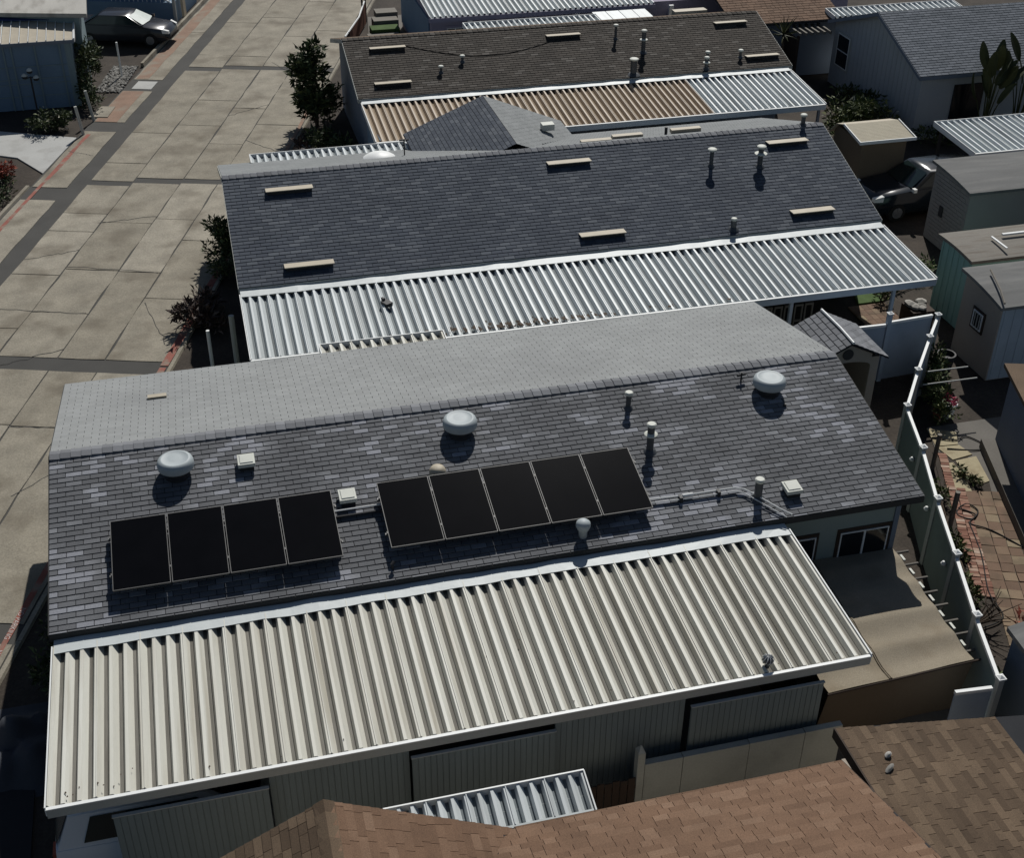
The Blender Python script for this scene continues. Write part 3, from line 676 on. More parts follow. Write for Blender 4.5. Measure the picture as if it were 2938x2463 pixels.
g = G(); g.tube([(9.9,15.4,3.15),(9.9,15.4,3.75)], .02); g.tube([(9.75,15.4,3.72),(10.05,15.4,3.72)], .03); part('antenna', g, 'dark_metal', h2)
for x, y in ((15.8,14.3),(16.9,14.5),(18.9,14.6)):
    g = G(); g.box(x-.5, x+.5, y-.1, y+.1, 3.5, 3.62); part('roof_vent', g, 'vent_tan', h2)
g = G(); g.tube([(18.2,14.5,3.4),(18.2,14.5,3.75)], .05); part('small_pipe', g, 'dark_metal', h2)
# cross gable on its far slope
t = h2; cg = G(); xr = 13.12; zr = 3.86; hw = 2.75; ze = 2.75; yfar = 18.4
cg.add([(xr,13.9,zr),(xr,yfar,zr),(xr-hw,yfar,ze),(xr-hw,16.9,ze)], [(0,1,2,3)]); cg.add([(xr,13.9,zr),(xr,yfar,zr),(xr+hw,yfar,ze),(xr+hw,16.9,ze)], [(3,2,1,0)])
cg.add([(xr,yfar-.1,zr-.03),(xr-hw,yfar-.1,ze-.03),(xr+hw,yfar-.1,ze-.03)], [(0,1,2)])
roof2b = part('cross_gable', cg, 'deck_dark', h2)
kc = (zr-ze)/hw; Sc = math.hypot(hw, zr-ze)
def acc(side):
    def f(u, v):
        # u runs along y from 13.9, v down the slope: keep only what lies above the main far slope
        z = zr-v/Sc*(zr-ze); y = 13.9+u; return z > 3.8-(y-13.51)*K2-0.02
    return f
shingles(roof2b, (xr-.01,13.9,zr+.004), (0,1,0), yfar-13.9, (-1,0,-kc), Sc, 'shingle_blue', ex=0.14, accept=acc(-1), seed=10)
shingles(roof2b, (xr+.01,13.9,zr+.004), (0,1,0), yfar-13.9, (1,0,-kc), Sc, 'shingle_pale_sunlit', ex=0.14, slit=.006, accept=acc(1), seed=11)
g = G(); g.box(14.6,15.0,16.2,16.5,3.3,3.5); part('box_vent', g, 'vent_pale', h2)
awning('patio_cover', 'long white corrugated metal patio cover on the near side of the blue grey roofed home', 4.24, 23.05, 8.86, 2.22, 5.75, 2.02, 26, ['metal_white', 'metal_white_grime_shade'],
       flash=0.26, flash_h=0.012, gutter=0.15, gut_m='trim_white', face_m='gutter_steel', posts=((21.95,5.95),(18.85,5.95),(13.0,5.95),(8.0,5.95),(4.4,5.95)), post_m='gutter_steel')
awning('awning', 'short white corrugated awning beyond the left far eave of the blue grey roofed home', 5.3, 10.9, 18.25, 2.45, 17.6, 2.43, 8, ['metal_white', 'metal_white_grime_shade'], gutter=0, top_rim=True)
# leaf litter caught on the white cover, a twig and a box
rr = random.Random(5)
g = G()
for i in range(120):
    x = rr.gauss(11.3, 1.6); y = 5.85+abs(rr.gauss(0, .16)); z = 2.11; s = rr.uniform(.03,.07)
    a = rr.uniform(0, 6.28); g.add([(x+s*math.cos(a+b), y+s*math.sin(a+b)*1.6, z+rr.uniform(0,.04)) for b in (0,1.6,3.1,4.7)], [(0,1,2,3)])
o = link('leaf_litter', g.mesh('leaf_litter', 'bark')); o['kind'] = 'stuff'; o['label'] = 'dead leaves lying in the flutes of the white patio cover'
g = G(); g.box(-.1,.1,-.13,.13,0,.09); g.box(-.03,.03,.1,.2,.05,.15)
o = solo('box', g, 'dark_metal', 'small dark box lying on the left part of the white patio cover', 'box'); o.location = (7.95,7.6,2.23); o.rotation_euler = (0,0,.5)

# ------------------------------------------------------------------ third home
K3 = 1.053/3.71
h3, roof3 = gable_house('mobile_home', 'home with very dark brown shingle roof and a tan patio cover', 9.46, 26.23, 25.91, 3.8, 3.71, 1.053, 3.71, 1.053, 'wall_navy')
S3 = 3.71*math.sqrt(1+K3*K3)
shingles(roof3, (9.46,25.89,3.8), (1,0,0), 16.77, (0,-1,-K3), S3, 'shingle_brownblack', ex=0.14, seed=12)
shingles(roof3, (9.46,25.93,3.8), (1,0,0), 16.77, (0,1,-K3), S3, 'shingle_olive', ex=0.14, slit=.002, seed=13)  # lighter than the near slope: sunlight put into the shingle colour
ridge_caps(roof3, 9.48, 26.2, 25.91, 3.808, K3, K3, 'shingle_brownblack', 80)
for (x, y) in ((11.05,25.07),(17.89,25.09),(24.81,25.16),(25.24,22.85),(10.85,22.9)): slant_vent(h3, x, y, roof_z(25.91,3.8,K3,y), K3)
for (x, y, h, r, ring) in ((19.88,24.7,.5,.05,None),(20.68,23.72,.8,.08,.5),(19.86,22.4,.55,.12,None),(23.0,22.9,.3,.06,None),(24.37,22.93,.25,.05,None),(13.66,23.95,.2,.05,None),(12.73,23.4,.2,.05,None),(22.77,22.4,.4,.07,.25)):
    vent_pipe(h3, x, y, roof_z(25.91,3.8,K3,y), h, r, max(.1, r*1.4), ring)
g = G(); pts = []
for i in range(25):
    q = i/24; x = 11.7+5.6*q; y = 25.2-.6*math.sin(q*math.pi)*1.3-.4*q; pts.append((x, y, roof_z(25.91,3.8,K3,y)+.03))
g.tube(pts, .012, 5); solo('cable', g, 'black_rubber', 'thin black cable drooping across the dark brown roof', 'cable')
awning('patio_cover', 'tan striped corrugated patio cover with a white right end', 9.55, 26.05, 22.0, 2.55, 18.88, 2.28, 23, ['metal_tan', 'metal_tan_grime_shade'],
       flash=0.26, gut_m='trim_white', face_m='gutter_steel', switch=21.6, mats2=['metal_white', 'metal_white_grime_shade'], posts=((9.7,19.0),(15.0,19.0),(25.9,19.0)), post_m='wall_navy')
g = G(); g.box(9.7, 9.75, 19.1, 22.1, 0, 2.35); part('side_screen', g, 'wall_blue', bpy.data.objects['patio_cover.002'] if 'patio_cover.002' in bpy.data.objects else h3)
awning('awning', 'white rimmed corrugated awning behind the ridge of the dark brown roof', 15.2, 21.0, 30.75, 2.58, 29.8, 2.56, 8, ['metal_white', 'metal_white_grime_shade'], gutter=0, top_rim=True)
g = G()
for i in range(4): g.slab([(21.0+i*.61,29.7,2.62),(21.58+i*.61,29.7,2.62),(21.58+i*.61,31.2,2.66),(21.0+i*.61,31.2,2.66)], .02)
solo('roof_sheet', g, 'metal_white', 'flat pale sheet roof beside the awning behind the dark brown roof', 'roof sheet')
g = G(); g.box(24.6,26.1,30.6,31.0,1.6,2.6); g2 = solo('planter', g, 'vent_tan', 'pale slatted tub standing behind the right end of the dark brown ridge', 'tub')
# ------------------------------------------------------------------ fourth home at the top edge
h4 = thing('mobile_home', 'mauve walled home with white corrugated roof at the top of the photo', 'house', (20,36,0))
g = G(); g.box(14.2, 34.0, 32.7, 40, -.02, 2.5); part('wall', g, 'wall_mauve', h4)
me = pan_mesh(0.726, 3, 8.0, 0.6, ['metal_white', 'metal_white_grime_shade'])
for i in range(14): link('roof_pan', me, h4, Vector((14.05+i*.726, 40.2, 3.12))-Vector(h4.location))
g = G(); g.box(14.0, 24.25, 32.13, 32.17, 2.38, 2.55); part('fascia', g, 'wall_mauve', h4)
for x in (14.9, 16.0, 17.8):
    window(h4, x, x+.75, 1.25, 1.95, 32.68, frame='trim_white', mull=1, surround='wall_mauve')
for x in (15.75, 20.6, 25.0, 28.3):
    g = G(); g.box(x, x+.2, 32.3, 32.42, 0, 2.4); part('post', g, 'trim_white', h4)
g = G(); g.box(14.13, 14.19, 33, 39.8, 0.3, 2.3); part('side_panel', g, 'wall_blue', h4)

# house with russet roof at the top right and the grey gabled house
t = thing('house', 'house with low russet brown roof between the dark brown roof and the grey gabled house', 'house', (28.5,30.5,0))
g = G(); g.box(27.6, 31.5, 28.7, 36, 0, 2.4); part('wall', g, 'wall_navy', t)

g = G(); g.slab([(26.4,28.25,2.52),(31.5,28.25,2.52),(31.5,34,3.95),(26.4,34,3.95)], .08); rfx = part('roof', g, 'deck_dark', t)
shingles(rfx, (26.4,33.9,3.93), (1,0,0), 5.1, (0,-1,-.2487), 5.8, 'shingle_russet', ex=.2, laminated=True, seed=21)
K5 = 1.4/3.8
gh, roof5 = gable_house('house', 'pale grey gabled house with slate shingle roof at the upper right', 30.6, 47, 24.0, 4.0, 3.8, 1.4, 4.0, 1.4, 'wall_grey', trim='wall_navy', inset=0.25)
shingles(roof5, (30.6,23.98,4.0), (1,0,0), 14, (0,-1,-K5), 3.8*math.sqrt(1+K5*K5), 'shingle_teal_grey', ex=.15, slit=.016, seed=22)
shingles(roof5, (30.6,24.02,4.0), (1,0,0), 14, (0,1,-K5), 4.0*math.sqrt(1+K5*K5), 'shingle_pale_sunlit', ex=.15, seed=23)
def side_window(house, x, y0, y1, z0, z1, surround='trim_grey', mid=True):
    g = G(); g.box(x-.03, x, y0-.07, y1+.07, z0-.07, z1+.07); f = part('window', g, surround, house)
    g = G(); w = .04
    g.box(x-.05, x-.031, y0, y1, z0, z0+w); g.box(x-.05, x-.031, y0, y1, z1-w, z1); g.box(x-.05, x-.031, y0, y0+w, z0+w, z1-w); g.box(x-.05, x-.031, y1-w, y1, z0+w, z1-w)
    if mid: g.box(x-.05, x-.031, y0+w, y1-w, (z0+z1)/2-.02, (z0+z1)/2+.02)
    part('frame', g, 'trim_white', f)
    g = G(); g.box(x-.04, x-.0305, y0+w, y1-w, z0+w, z1-w); part('pane', g, 'window_glass', f)
side_window(gh, 30.85, 26.25, 27.3, 0.9, 2.25)
g = G(); g.box(32.3, 33.6, 20.38, 20.43, .6, 2.1); part('window', g, 'window_glass', gh)
awning('awning', 'white corrugated awning behind the ridge of the grey gabled house', 30.9, 37.0, 28.9, 2.7, 28.0, 2.62, 8, ['metal_white', 'metal_white_grime_shade'], gutter=0, top_rim=True)
t = thing('pergola', 'dark pergola with pale topped beams against the grey gabled house', 'pergola', (29.9,26.8,0))
for i in range(6):
    g = G(); g.box(29.0+i*.28, 29.08+i*.28, 27.3, 28.6, 2.2, 2.32); part('beam', g, 'old_wood', t)
for (x, y) in ((29.0,27.4),(29.0,28.5)):
    g = G(); g.box(x-.05, x+.05, y-.05, y+.05, 0, 2.19); part('post', g, 'dark_wood', t)
g = G(); g.box(28.93,28.97,27.3,28.6,.1,2.1); part('screen', g, 'dark_wood', t)
# ------------------------------------------------------------------ sheds, awning and car on the right
awning('carport', 'white corrugated carport roof at the right edge above the weathered flat roofed shed', 28.9, 36.2, 16.1, 2.33, 13.45, 2.2, 10, ['metal_white', 'metal_white_grime_shade'], gutter=.14, face_m='gutter_steel', top_rim=True, posts=((29.1,13.6),(29.1,15.9)), post_m='dark_metal')
t = thing('shed', 'tan ribbed garden shed beside the far end of the blue grey roof', 'shed', (26.7,16.6,0))
g = G(); g.box(25.75, 27.45, 15.35, 17.35, 0, 2.2); part('wall', g, 'wall_tan', t)
g = G()
n = 14
for i in range(n):
    q0, q1 = i/n, (i+1)/n
    y0, y1 = 16.45-1.25*q0, 16.45-1.25*q1; z0, z1 = 2.5-.2*q0, 2.5-.2*q1
    g.slab([(25.6,y1+.01,z1),(27.65,y1+.01,z1),(27.65,y0,z0),(25.6,y0,z0)], .03)
part('roof_slope', g, 'shed_cream', t, stuff=True)
g = G(); g.slab([(25.6,16.46,2.5),(27.65,16.46,2.5),(27.65,17.0,2.35),(25.6,17.0,2.35)], .03); g.slab([(25.6,17.01,2.35),(27.65,17.01,2.35),(27.65,17.5,1.9),(25.6,17.5,1.9)], .03); part('back_slope', g, 'vent_tan', t)
g = G()
for x in (25.56, 27.66): g.hexa([(x,15.19,2.24),(x+.03,15.19,2.24),(x+.03,16.46,2.45),(x,16.46,2.45)], [(x,15.19,2.34),(x+.03,15.19,2.34),(x+.03,16.46,2.54),(x,16.46,2.54)])
g.box(25.56,27.69,15.15,15.185,2.23,2.34); part('edge_trim', g, 'trim_white', t)
def flat_shed(name, label, x0, x1, y0, y1, zf, zn, wall_m, roof_m, front_m=None, ov=.12):
    t = thing(name, label, 'shed', ((x0+x1)/2, (y0+y1)/2, 0))
    g = G(); g.hexa([(x0,y0,-.02),(x1,y0,-.02),(x1,y1,-.02),(x0,y1,-.02)], [(x0,y0,zn-.1),(x1,y0,zn-.1),(x1,y1,zf-.1),(x0,y1,zf-.1)]); part('wall', g, wall_m, t)
    if front_m:
        g = G(); g.box(x0+.03, x1, y0-.012, y0-.002, 0, zn-.12); part('front_panel', g, front_m, t)
    g = G(); n = 6
    for i in range(n):
        a, b = i/n, (i+1)/n; hump = lambda q: .045*math.sin(math.pi*q)
        ya, yb = y0-ov+(y1-y0+2*ov)*a, y0-ov+(y1-y0+2*ov)*b
        g.slab([(x0-ov,ya,zn+(zf-zn)*a+hump(a)),(x1+ov,ya,zn+(zf-zn)*a+hump(a)),(x1+ov,yb,zn+(zf-zn)*b+hump(b)),(x0-ov,yb,zn+(zf-zn)*b+hump(b))], .09)
    part('roof', g, roof_m, t); return t
s1 = flat_shed('shed', 'grey brick sided shed with weathered flat roof behind the dark car', 26.85, 34, 10.3, 12.4, 2.62, 2.42, 'wall_brick_grey', 'flat_roof_grey')
g = G()
for r_ in range(18):
    for c_ in range(6):
        y = 10.32+c_*.345+(.17 if r_ % 2 else 0); 
        if y+.33 < 12.38: g.box(26.835, 26.849, y, y+.33, .08+r_*.125, .08+r_*.125+.112)
part('brick_courses', g, 'wall_brick_grey', s1, stuff=True)
g = G(); g.box(26.80,26.834,11.55,11.75,1.0,1.35); part('meter_box', g, 'dark_metal', s1)
s2 = flat_shed('shed', 'teal painted shed with bare plywood roof', 24.5, 27.5, 6.25, 7.85, 2.32, 2.28, 'wall_teal', 'old_wood')
g = G(); g.box(26.0,27.0,7.2,7.28,2.42,2.47); g.box(25.6,25.66,6.4,7.2,2.42,2.45); part('loose_batten', g, 'trim_white', s2)
s3 = flat_shed('shed', 'taupe shed with a small barred window and pale blue front', 23.75, 27.5, 3.55, 5.35, 2.5, 2.3, 'wall_taupe', 'flat_roof_grey', 'wall_pale_blue')
side_window(s3, 23.745, 4.2, 4.65, 1.15, 1.65, surround='dark_wood', mid=False)
for i in range(3):
    g = G(); g.box(23.68,23.70,4.28+i*.12,4.30+i*.12,1.16,1.64); part('bar', g, 'trim_grey', s3)
g = G(); g.tube([(23.7,3.45,2.42),(23.9,4.0,2.52),(24.2,5.0,2.6)], .03, 6); solo('pole', g, 'old_wood', 'thin wooden pole lying on the roof of the taupe shed', 'pole')
t = thing('house', 'dark blue walled building at the right edge beside the brick path', 'house', (23,-1,0))
a = Vector((22.15,.57)); b = a-RU*7; c_ = b-RN*6; d = a-RN*6
g = G(); g.hexa([(b.x,b.y,0),(c_.x,c_.y,0),(d.x,d.y,0),(a.x,a.y,0)], [(b.x,b.y,2.25),(c_.x,c_.y,2.25),(d.x,d.y,2.25),(a.x,a.y,2.25)]); part('wall', g, 'wall_navy', t)
g = G(); e = .18
a2 = a+RN*e+RU*e; b2 = b+RN*e-RU*e
g.slab([(b2.x,b2.y,2.36),(c_.x,c_.y,2.5),(d.x,d.y,2.5),(a2.x,a2.y,2.36)], .1); part('roof', g, 'shingle_olive', t)
g = G(); a3 = a+RN*.35; b3 = b+RN*.35; g.hexa([(b3.x,b3.y,0),(b.x,b.y,0),(a.x,a.y,0),(a3.x,a3.y,0)], [(b3.x,b3.y,.25),(b.x,b.y,.25),(a.x,a.y,.25),(a3.x,a3.y,.25)]); part('footing', g, 'concrete_dark', t)
t = thing('shed', 'dark grey shed roof cut by the right edge beside the pale post', 'shed', (18.2,-8.6,0))
g = G(); g.hexa([(16.9,-11.0,0),(20,-11,0),(20,-7.3,0),(17.1,-7.5,0)], [(16.9,-11.0,1.9),(20,-11,1.9),(20,-7.3,1.9),(17.1,-7.5,1.9)]); part('wall', g, 'wall_navy', t)
g = G(); g.slab([(16.75,-11.2,2.1),(20,-11.2,2.5),(20,-7.2,2.5),(17.0,-7.4,2.1)], .1); part('roof', g, 'flat_roof_grey', t)

# ------------------------------------------------------------------ russet roofs in the foreground
KA = 0.36; KG = 0.515
t = thing('house', 'house with russet brown shingle roof at the bottom centre of the photo', 'house', (8,-13,0))
EY, EZ, AX1 = -10.08, 2.70, 12.20
g = G()
g.hexa([(5.0,EY,EZ-.1),(5.0,-16,EZ-.1+5.92*KA),(AX1,-16,EZ-.1+5.92*KA),(AX1,EY,EZ-.1)][::-1], [(5.0,EY,EZ),(5.0,-16,EZ+5.92*KA),(AX1,-16,EZ+5.92*KA),(AX1,EY,EZ)][::-1])
rA = part('roof', g, 'deck_dark', t)
SA = 5.92*math.sqrt(1+KA*KA); XR, ZR, YG = 4.10, 4.09, -10.08; HWc = (ZR-EZ)/KG
def accA(u, v):        # keep what lies right of the valley
    y = -16+v/math.sqrt(1+KA*KA); x = 5.0+u
    zmain = EZ+(EY-y)*KA; zx = ZR-(x-XR)*KG
    return zmain > zx-0.02
shingles(rA, (5.0,-16,EZ+5.92*KA+.004), (1,0,0), AX1-5.0, (0,1,-KA), SA, 'shingle_russet', ex=0.142, tab=0.30, laminated=True, nparts=200, accept=accA, gap=.008, slit=.006, th=.013, seed=31)
g = G()
g.hexa([(XR,YG,ZR-.1),(XR,-16,ZR-.1),(XR+HWc+.05,-16,EZ-.115),(XR+HWc+.05,YG,EZ-.115)][::-1], [(XR,YG,ZR),(XR,-16,ZR),(XR+HWc+.05,-16,EZ-.015),(XR+HWc+.05,YG,EZ-.015)][::-1])
g.hexa([(XR-HWc,YG,EZ-.1),(XR-HWc,-16,EZ-.1),(XR-.0005,-16,ZR-.1),(XR-.0005,YG,ZR-.1)][::-1], [(XR-HWc,YG,EZ),(XR-HWc,-16,EZ),(XR-.0005,-16,ZR),(XR-.0005,YG,ZR)][::-1])
rA2 = part('cross_gable', g, 'deck_dark', t)
Sg = HWc*math.sqrt(1+KG*KG)
def accG(u, v):
    y = YG-u; x = XR+v/math.sqrt(1+KG*KG); zx = ZR-(x-XR)*KG; zmain = EZ+(EY-y)*KA
    return zx > zmain-0.03
shingles(rA2, (XR+.01,YG,ZR+.004), (0,-1,0), 3.6, (1,0,-KG), Sg, 'shingle_russet', ex=0.142, tab=0.30, laminated=True, nparts=100, accept=accG, gap=.008, slit=.006, seed=32)
shingles(rA2, (XR-.01,YG,ZR+.004), (0,-1,0), 3.6, (-1,0,-KG), Sg, 'shingle_olive', ex=0.142, tab=0.30, laminated=True, nparts=0, gap=.008, slit=.006, seed=33)  # darker shingle than the right slope: shade put into the colour
nvc = 16; cg_ = G(); wq = .15
for i in range(nvc):
    y = YG-i*.22
    cc = G(); cc.add([(XR-wq,y,ZR-wq*KG+.03),(XR,y,ZR+.035),(XR+wq,y,ZR-wq*KG+.03),(XR-wq,y-.225,ZR-wq*KG+.016),(XR,y-.225,ZR+.02),(XR+wq,y-.225,ZR-wq*KG+.016)], [(0,1,4,3),(1,2,5,4)])
    part('ridge_cap', cc, 'shingle_olive', rA2)
g = G(); g.extr([(1.7,0),(1.7,2.7),(XR,3.86),(6.5,2.66),(6.5,0)], 'y', -16, -10.3); g.box(6.5, 11.9, -16, -10.4, 0, 2.55); part('wall', g, 'wall_taupe', t)
g = G(); g.box(5.0+1.85, AX1, EY+.002, EY+.02, EZ-.14, EZ-.004); part('fascia', g, 'shingle_olive', t)
g = G(); g.hexa([(AX1+.001,-16,EZ+5.92*KA-.15),(AX1+.02,-16,EZ+5.92*KA-.15),(AX1+.02,EY,EZ-.15),(AX1+.001,EY,EZ-.15)], [(AX1+.001,-16,EZ+5.92*KA-.004),(AX1+.02,-16,EZ+5.92*KA-.004),(AX1+.02,EY,EZ-.004),(AX1+.001,EY,EZ-.004)]); part('rake_board', g, 'dark_wood', t)
# lean-to roof on the right
t = thing('shed', 'shed with brown shingle roof in the bottom right corner', 'shed', (14,-11,0))
BX0, BX1, BZ0, BZ1, BY = 12.46, 16.2, 2.62, 2.10, -9.36
kb = (BZ0-BZ1)/3.05
g = G(); g.hexa([(BX0,-15,BZ0-.12),(BX1,-15,BZ0-.12-kb*(BX1-BX0)),(BX1,BY,BZ0-.12-kb*(BX1-BX0)),(BX0,BY,BZ0-.12)], [(BX0,-15,BZ0),(BX1,-15,BZ0-kb*(BX1-BX0)),(BX1,BY,BZ0-kb*(BX1-BX0)),(BX0,BY,BZ0)])
rB = part('roof', g, 'deck_dark', t)
def accB(u, v): return True
def accB2(u, v):
    x = BX0+v; return x < 15.52-(BY-(-9.36)+u)*0.0+0.0
shingles(rB, (BX0,BY,BZ0+.004), (0,-1,0), 4.5, (1,0,-kb), 3.1, 'shingle_olive', ex=0.142, tab=0.30, laminated=True, nparts=300, gap=.008, slit=.006, seed=34, accept=accB2)
g = G(); g.box(BX0-.03, BX0-.002, -15, BY, BZ0-.2, BZ0+.01); part('fascia', g, 'dark_wood', t)
g = G(); g.box(12.6, 15.3, -15, -9.5, 0, 2.0); part('wall', g, 'wall_taupe', t)
for i, (x, y) in enumerate(((13.05,-10.05),(12.93,-10.32))):
    g = G(); g.lathe([(0.03,0),(0.055,.02),(0.06,.05),(.03,.085),(.001,.09)], (0,0,0), 9, sx=1.25, sy=.8)
    o = solo('stone', g, 'stone', ['small round stone lying on the brown shed roof', 'elongated pale stone lying on the brown shed roof'][i], 'stone', smooth=True)
    o.location = (x, y, BZ0-kb*(x-BX0)+.012); o.rotation_euler = (0,0,.6); o.scale = (1.1, 1, 1) if i == 0 else (1.7, .9, .8)
# the small white awning between
t = awning('awning', 'small white corrugated awning above the russet roof in front of the ribbed panels', 5.05, 8.2, -9.16, 2.44, -9.80, 2.30, 5, ['metal_white', 'metal_white_grime_shade'], nf=3, gutter=0, top_rim=True)
g = G(); g.slab([(5.05,-10.06,2.36),(8.2,-10.06,2.36),(8.2,-9.80,2.41),(5.05,-9.80,2.41)], .01); part('back_flashing', g, 'flashing', t)

# ------------------------------------------------------------------ felt covered lean-to beside the home
t = thing('lean_to', 'lean-to with tan felt roof beside the right end of the solar home', 'lean-to', (15,-5.8,0))
QA, QB, QC, QD = (13.45,-7.50,1.36), (16.50,-7.36,1.36), (16.60,-4.02,1.46), (13.55,-3.98,1.46)
def bil(u, v, dz=0):
    p = [QA[i]*(1-u)*(1-v)+QB[i]*u*(1-v)+QC[i]*u*v+QD[i]*(1-u)*v for i in range(3)]
    sag = -0.055*abs(math.sin(v*math.pi*4.5))**1.3+0.008*math.sin(u*9+v*4)
    return (p[0], p[1], p[2]+sag+dz)
g = G(); NU, NV_ = 24, 40
for a in range(NU+1):
    for b in range(NV_+1): g.v.append(bil(a/NU, b/NV_))
for a in range(NU):
    for b in range(NV_):
        i = a*(NV_+1)+b; g.f.append((i, i+NV_+1, i+NV_+2, i+1)); g.mi.append(0)
felt = part('felt_roof', g, 'felt_tan', t, True)
g = G()
for du in (-.006, .006):
    g.tube([bil(.40+du+.02*(1-v/20.0), v/20.0, .012) for v in range(21)], .014, 6)
part('seam', g, 'felt_tan', felt)
g = G()
for i in range(24):
    a, b = i/24, (i+1)/24; w1 = .02*math.sin(a*11); w2 = .02*math.sin(b*11)
    p0, p1 = bil(a,0), bil(b,0)
    g.add([(p0[0],p0[1]-.01,p0[2]),(p1[0],p1[1]-.01,p1[2]),(p1[0]-.1,p1[1]+w2+.12,0.0),(p0[0]-.1,p0[1]+w1+.12,0.0)], [(0,3,2,1)])
    g.add([(p0[0],p0[1]+.01,p0[2]-.02),(p1[0],p1[1]+.01,p1[2]-.02),(p1[0]-.1,p1[1]+w2+.14,0.0),(p0[0]-.1,p0[1]+w1+.14,0.0)], [(0,1,2,3)])
part('hanging_sheet', g, 'wall_tan', t, True)
g = G(); g.tube([(13.42,-7.52,1.335),(16.95,-7.36,1.335)], .022, 8); part('front_pole', g, 'dark_wood', t)
for i in range(8):
    v = .10+i*.125; x, y, z = bil(1, v); gg = G(); gg.box(x-.25, x+.34, y-.02, y+.02, z-.10, z-.06); part('rafter', gg, 'concrete_dark', t)
    if i < 7:
        gg = G(); y2 = y+.18; gg.box(x+.10, x+.15, y2-.02, y2+.16, z-.12, z-.08); part('batten', gg, 'vent_pale', t)
# ------------------------------------------------------------------ fence along the right
FP = [(22.39,4.33),(21.56,3.31),(20.41,1.86),(19.31,.41),(18.77,-1.30),(18.09,-3.13),(17.49,-4.91),(16.88,-6.67),(16.37,-8.30)]
fe = thing('fence', 'tall grey green panel fence with white top rails along the right of the solar home', 'fence', (19.0,0,0))
def fpanel(a, b, parent, m, z=1.72):
    A, B = Vector((a[0],a[1],0)), Vector((b[0],b[1],0)); d = (B-A).normalized(); n = Vector((-d.y,d.x,0)); A2, B2 = A+d*.07, B-d*.07
    def bx(gg, w, z0, z1, o=0):
        gg.hexa([A2-n*w+Vector((0,0,z0)), B2-n*w+Vector((0,0,z0)), B2+n*w+Vector((0,0,z0)), A2+n*w+Vector((0,0,z0))],
                [A2-n*w+Vector((0,0,z1)), B2-n*w+Vector((0,0,z1)), B2+n*w+Vector((0,0,z1)), A2+n*w+Vector((0,0,z1))])
    gg = G(); bx(gg, .016, .02, z-.06); part('panel', gg, m, parent)
    gg = G(); bx(gg, .035, z-.058, z+.012); part('top_rail', gg, 'trim_white', parent)
    # brace wires on the inner face
def fpost(p, parent, z=1.80, m='trim_grey'):
    gg = G(); gg.box(p[0]-.055, p[0]+.055, p[1]-.055, p[1]+.055, -.02, z); po = part('post', gg, m, parent)
    gg = G(); gg.box(p[0]-.075, p[0]+.075, p[1]-.075, p[1]+.075, z+.001, z+.03); gg.add([(p[0]-.06,p[1]-.06,z+.031),(p[0]+.06,p[1]-.06,z+.031),(p[0]+.06,p[1]+.06,z+.031),(p[0]-.06,p[1]+.06,z+.031),(p[0],p[1],z+.075)], [(0,1,4),(1,2,4),(2,3,4),(3,0,4)])
    part('post_cap', gg, 'trim_white', po)
for i, (a, b) in enumerate(zip(FP, FP[1:])): fpanel(a, b, fe, 'fence_skylit' if i < 3 else 'fence_green')
for p in FP: fpost(p, fe)
for i in (4, 5, 6):
    p = Vector(FP[i]); q = p+(Vector(FP[i-1])-p)*.22
    gg = G(); gg.lathe([(.001,.0),(.05,.02),(.06,.06),(.03,.11),(.001,.12)], (q.x-.08, q.y, 1.15), 10); part('lamp', gg, 'trim_white', fe, True)
f2 = thing('fence', 'white end panel tinted by skylight of the fence closing the yard behind the plastic shed', 'fence', (20.7,4.3,0))
fpanel((19.2,4.30),(20.88,4.26), f2, 'fence_skylit', 1.74); fpanel((20.88,4.26),(22.30,4.36), f2, 'fence_skylit', 1.80); fpost((20.88,4.26), f2, 2.05, 'gutter_steel')
f3 = thing('fence', 'short pale return panel at the near end of the fence by the brown shed', 'fence', (15.9,-8.3,0))
fpanel((16.30,-8.32),(15.45,-8.25), f3, 'fence_skylit', 1.62)
# ------------------------------------------------------------------ plastic garden shed in the yard
t = thing('garden_shed', 'small plastic shed with shingled gable roof and arched doorway behind the solar home', 'shed', (18.8,3.4,0))
sx, sy0, sy1 = 18.82, 2.55, 4.25
g = G()
for q in (-1, 1): g.box(sx+q*.80-.11, sx+q*.80+.11, sy0+.06, sy0+.14, 0, 1.86)
nA = 10
for i in range(nA):
    a, b = math.pi*i/nA, math.pi*(i+1)/nA
    xa, xb = sx-.69*math.cos(a), sx-.69*math.cos(b); za, zb = 1.62+.16*math.sin(a), 1.62+.16*math.sin(b)
    ta, tb = 2.30-abs(xa-sx)*.5, 2.30-abs(xb-sx)*.5
    g.hexa([(xa,sy0+.06,za),(xb,sy0+.06,zb),(xb,sy0+.14,zb),(xa,sy0+.14,za)], [(xa,sy0+.06,ta),(xb,sy0+.06,tb),(xb,sy0+.14,tb),(xa,sy0+.14,ta)])
part('front_wall', g, 'wall_taupe', t)
g = G(); g.box(sx-.91,sx-.85,sy0+.14,sy1-.1,0,1.8); g.box(sx+.85,sx+.91,sy0+.14,sy1-.1,0,1.8); g.box(sx-.85,sx+.85,sy1-.16,sy1-.1,0,1.85); part('wall', g, 'wall_taupe', t)
g = G(); g.lathe([(.15,0),(.15,.02)], (0,0,0), 14); g.v = [(sx+a, sy0+.055-c, 2.02+b) for a, b, c in g.v]; part('round_vent', g, 'dark_metal', t)
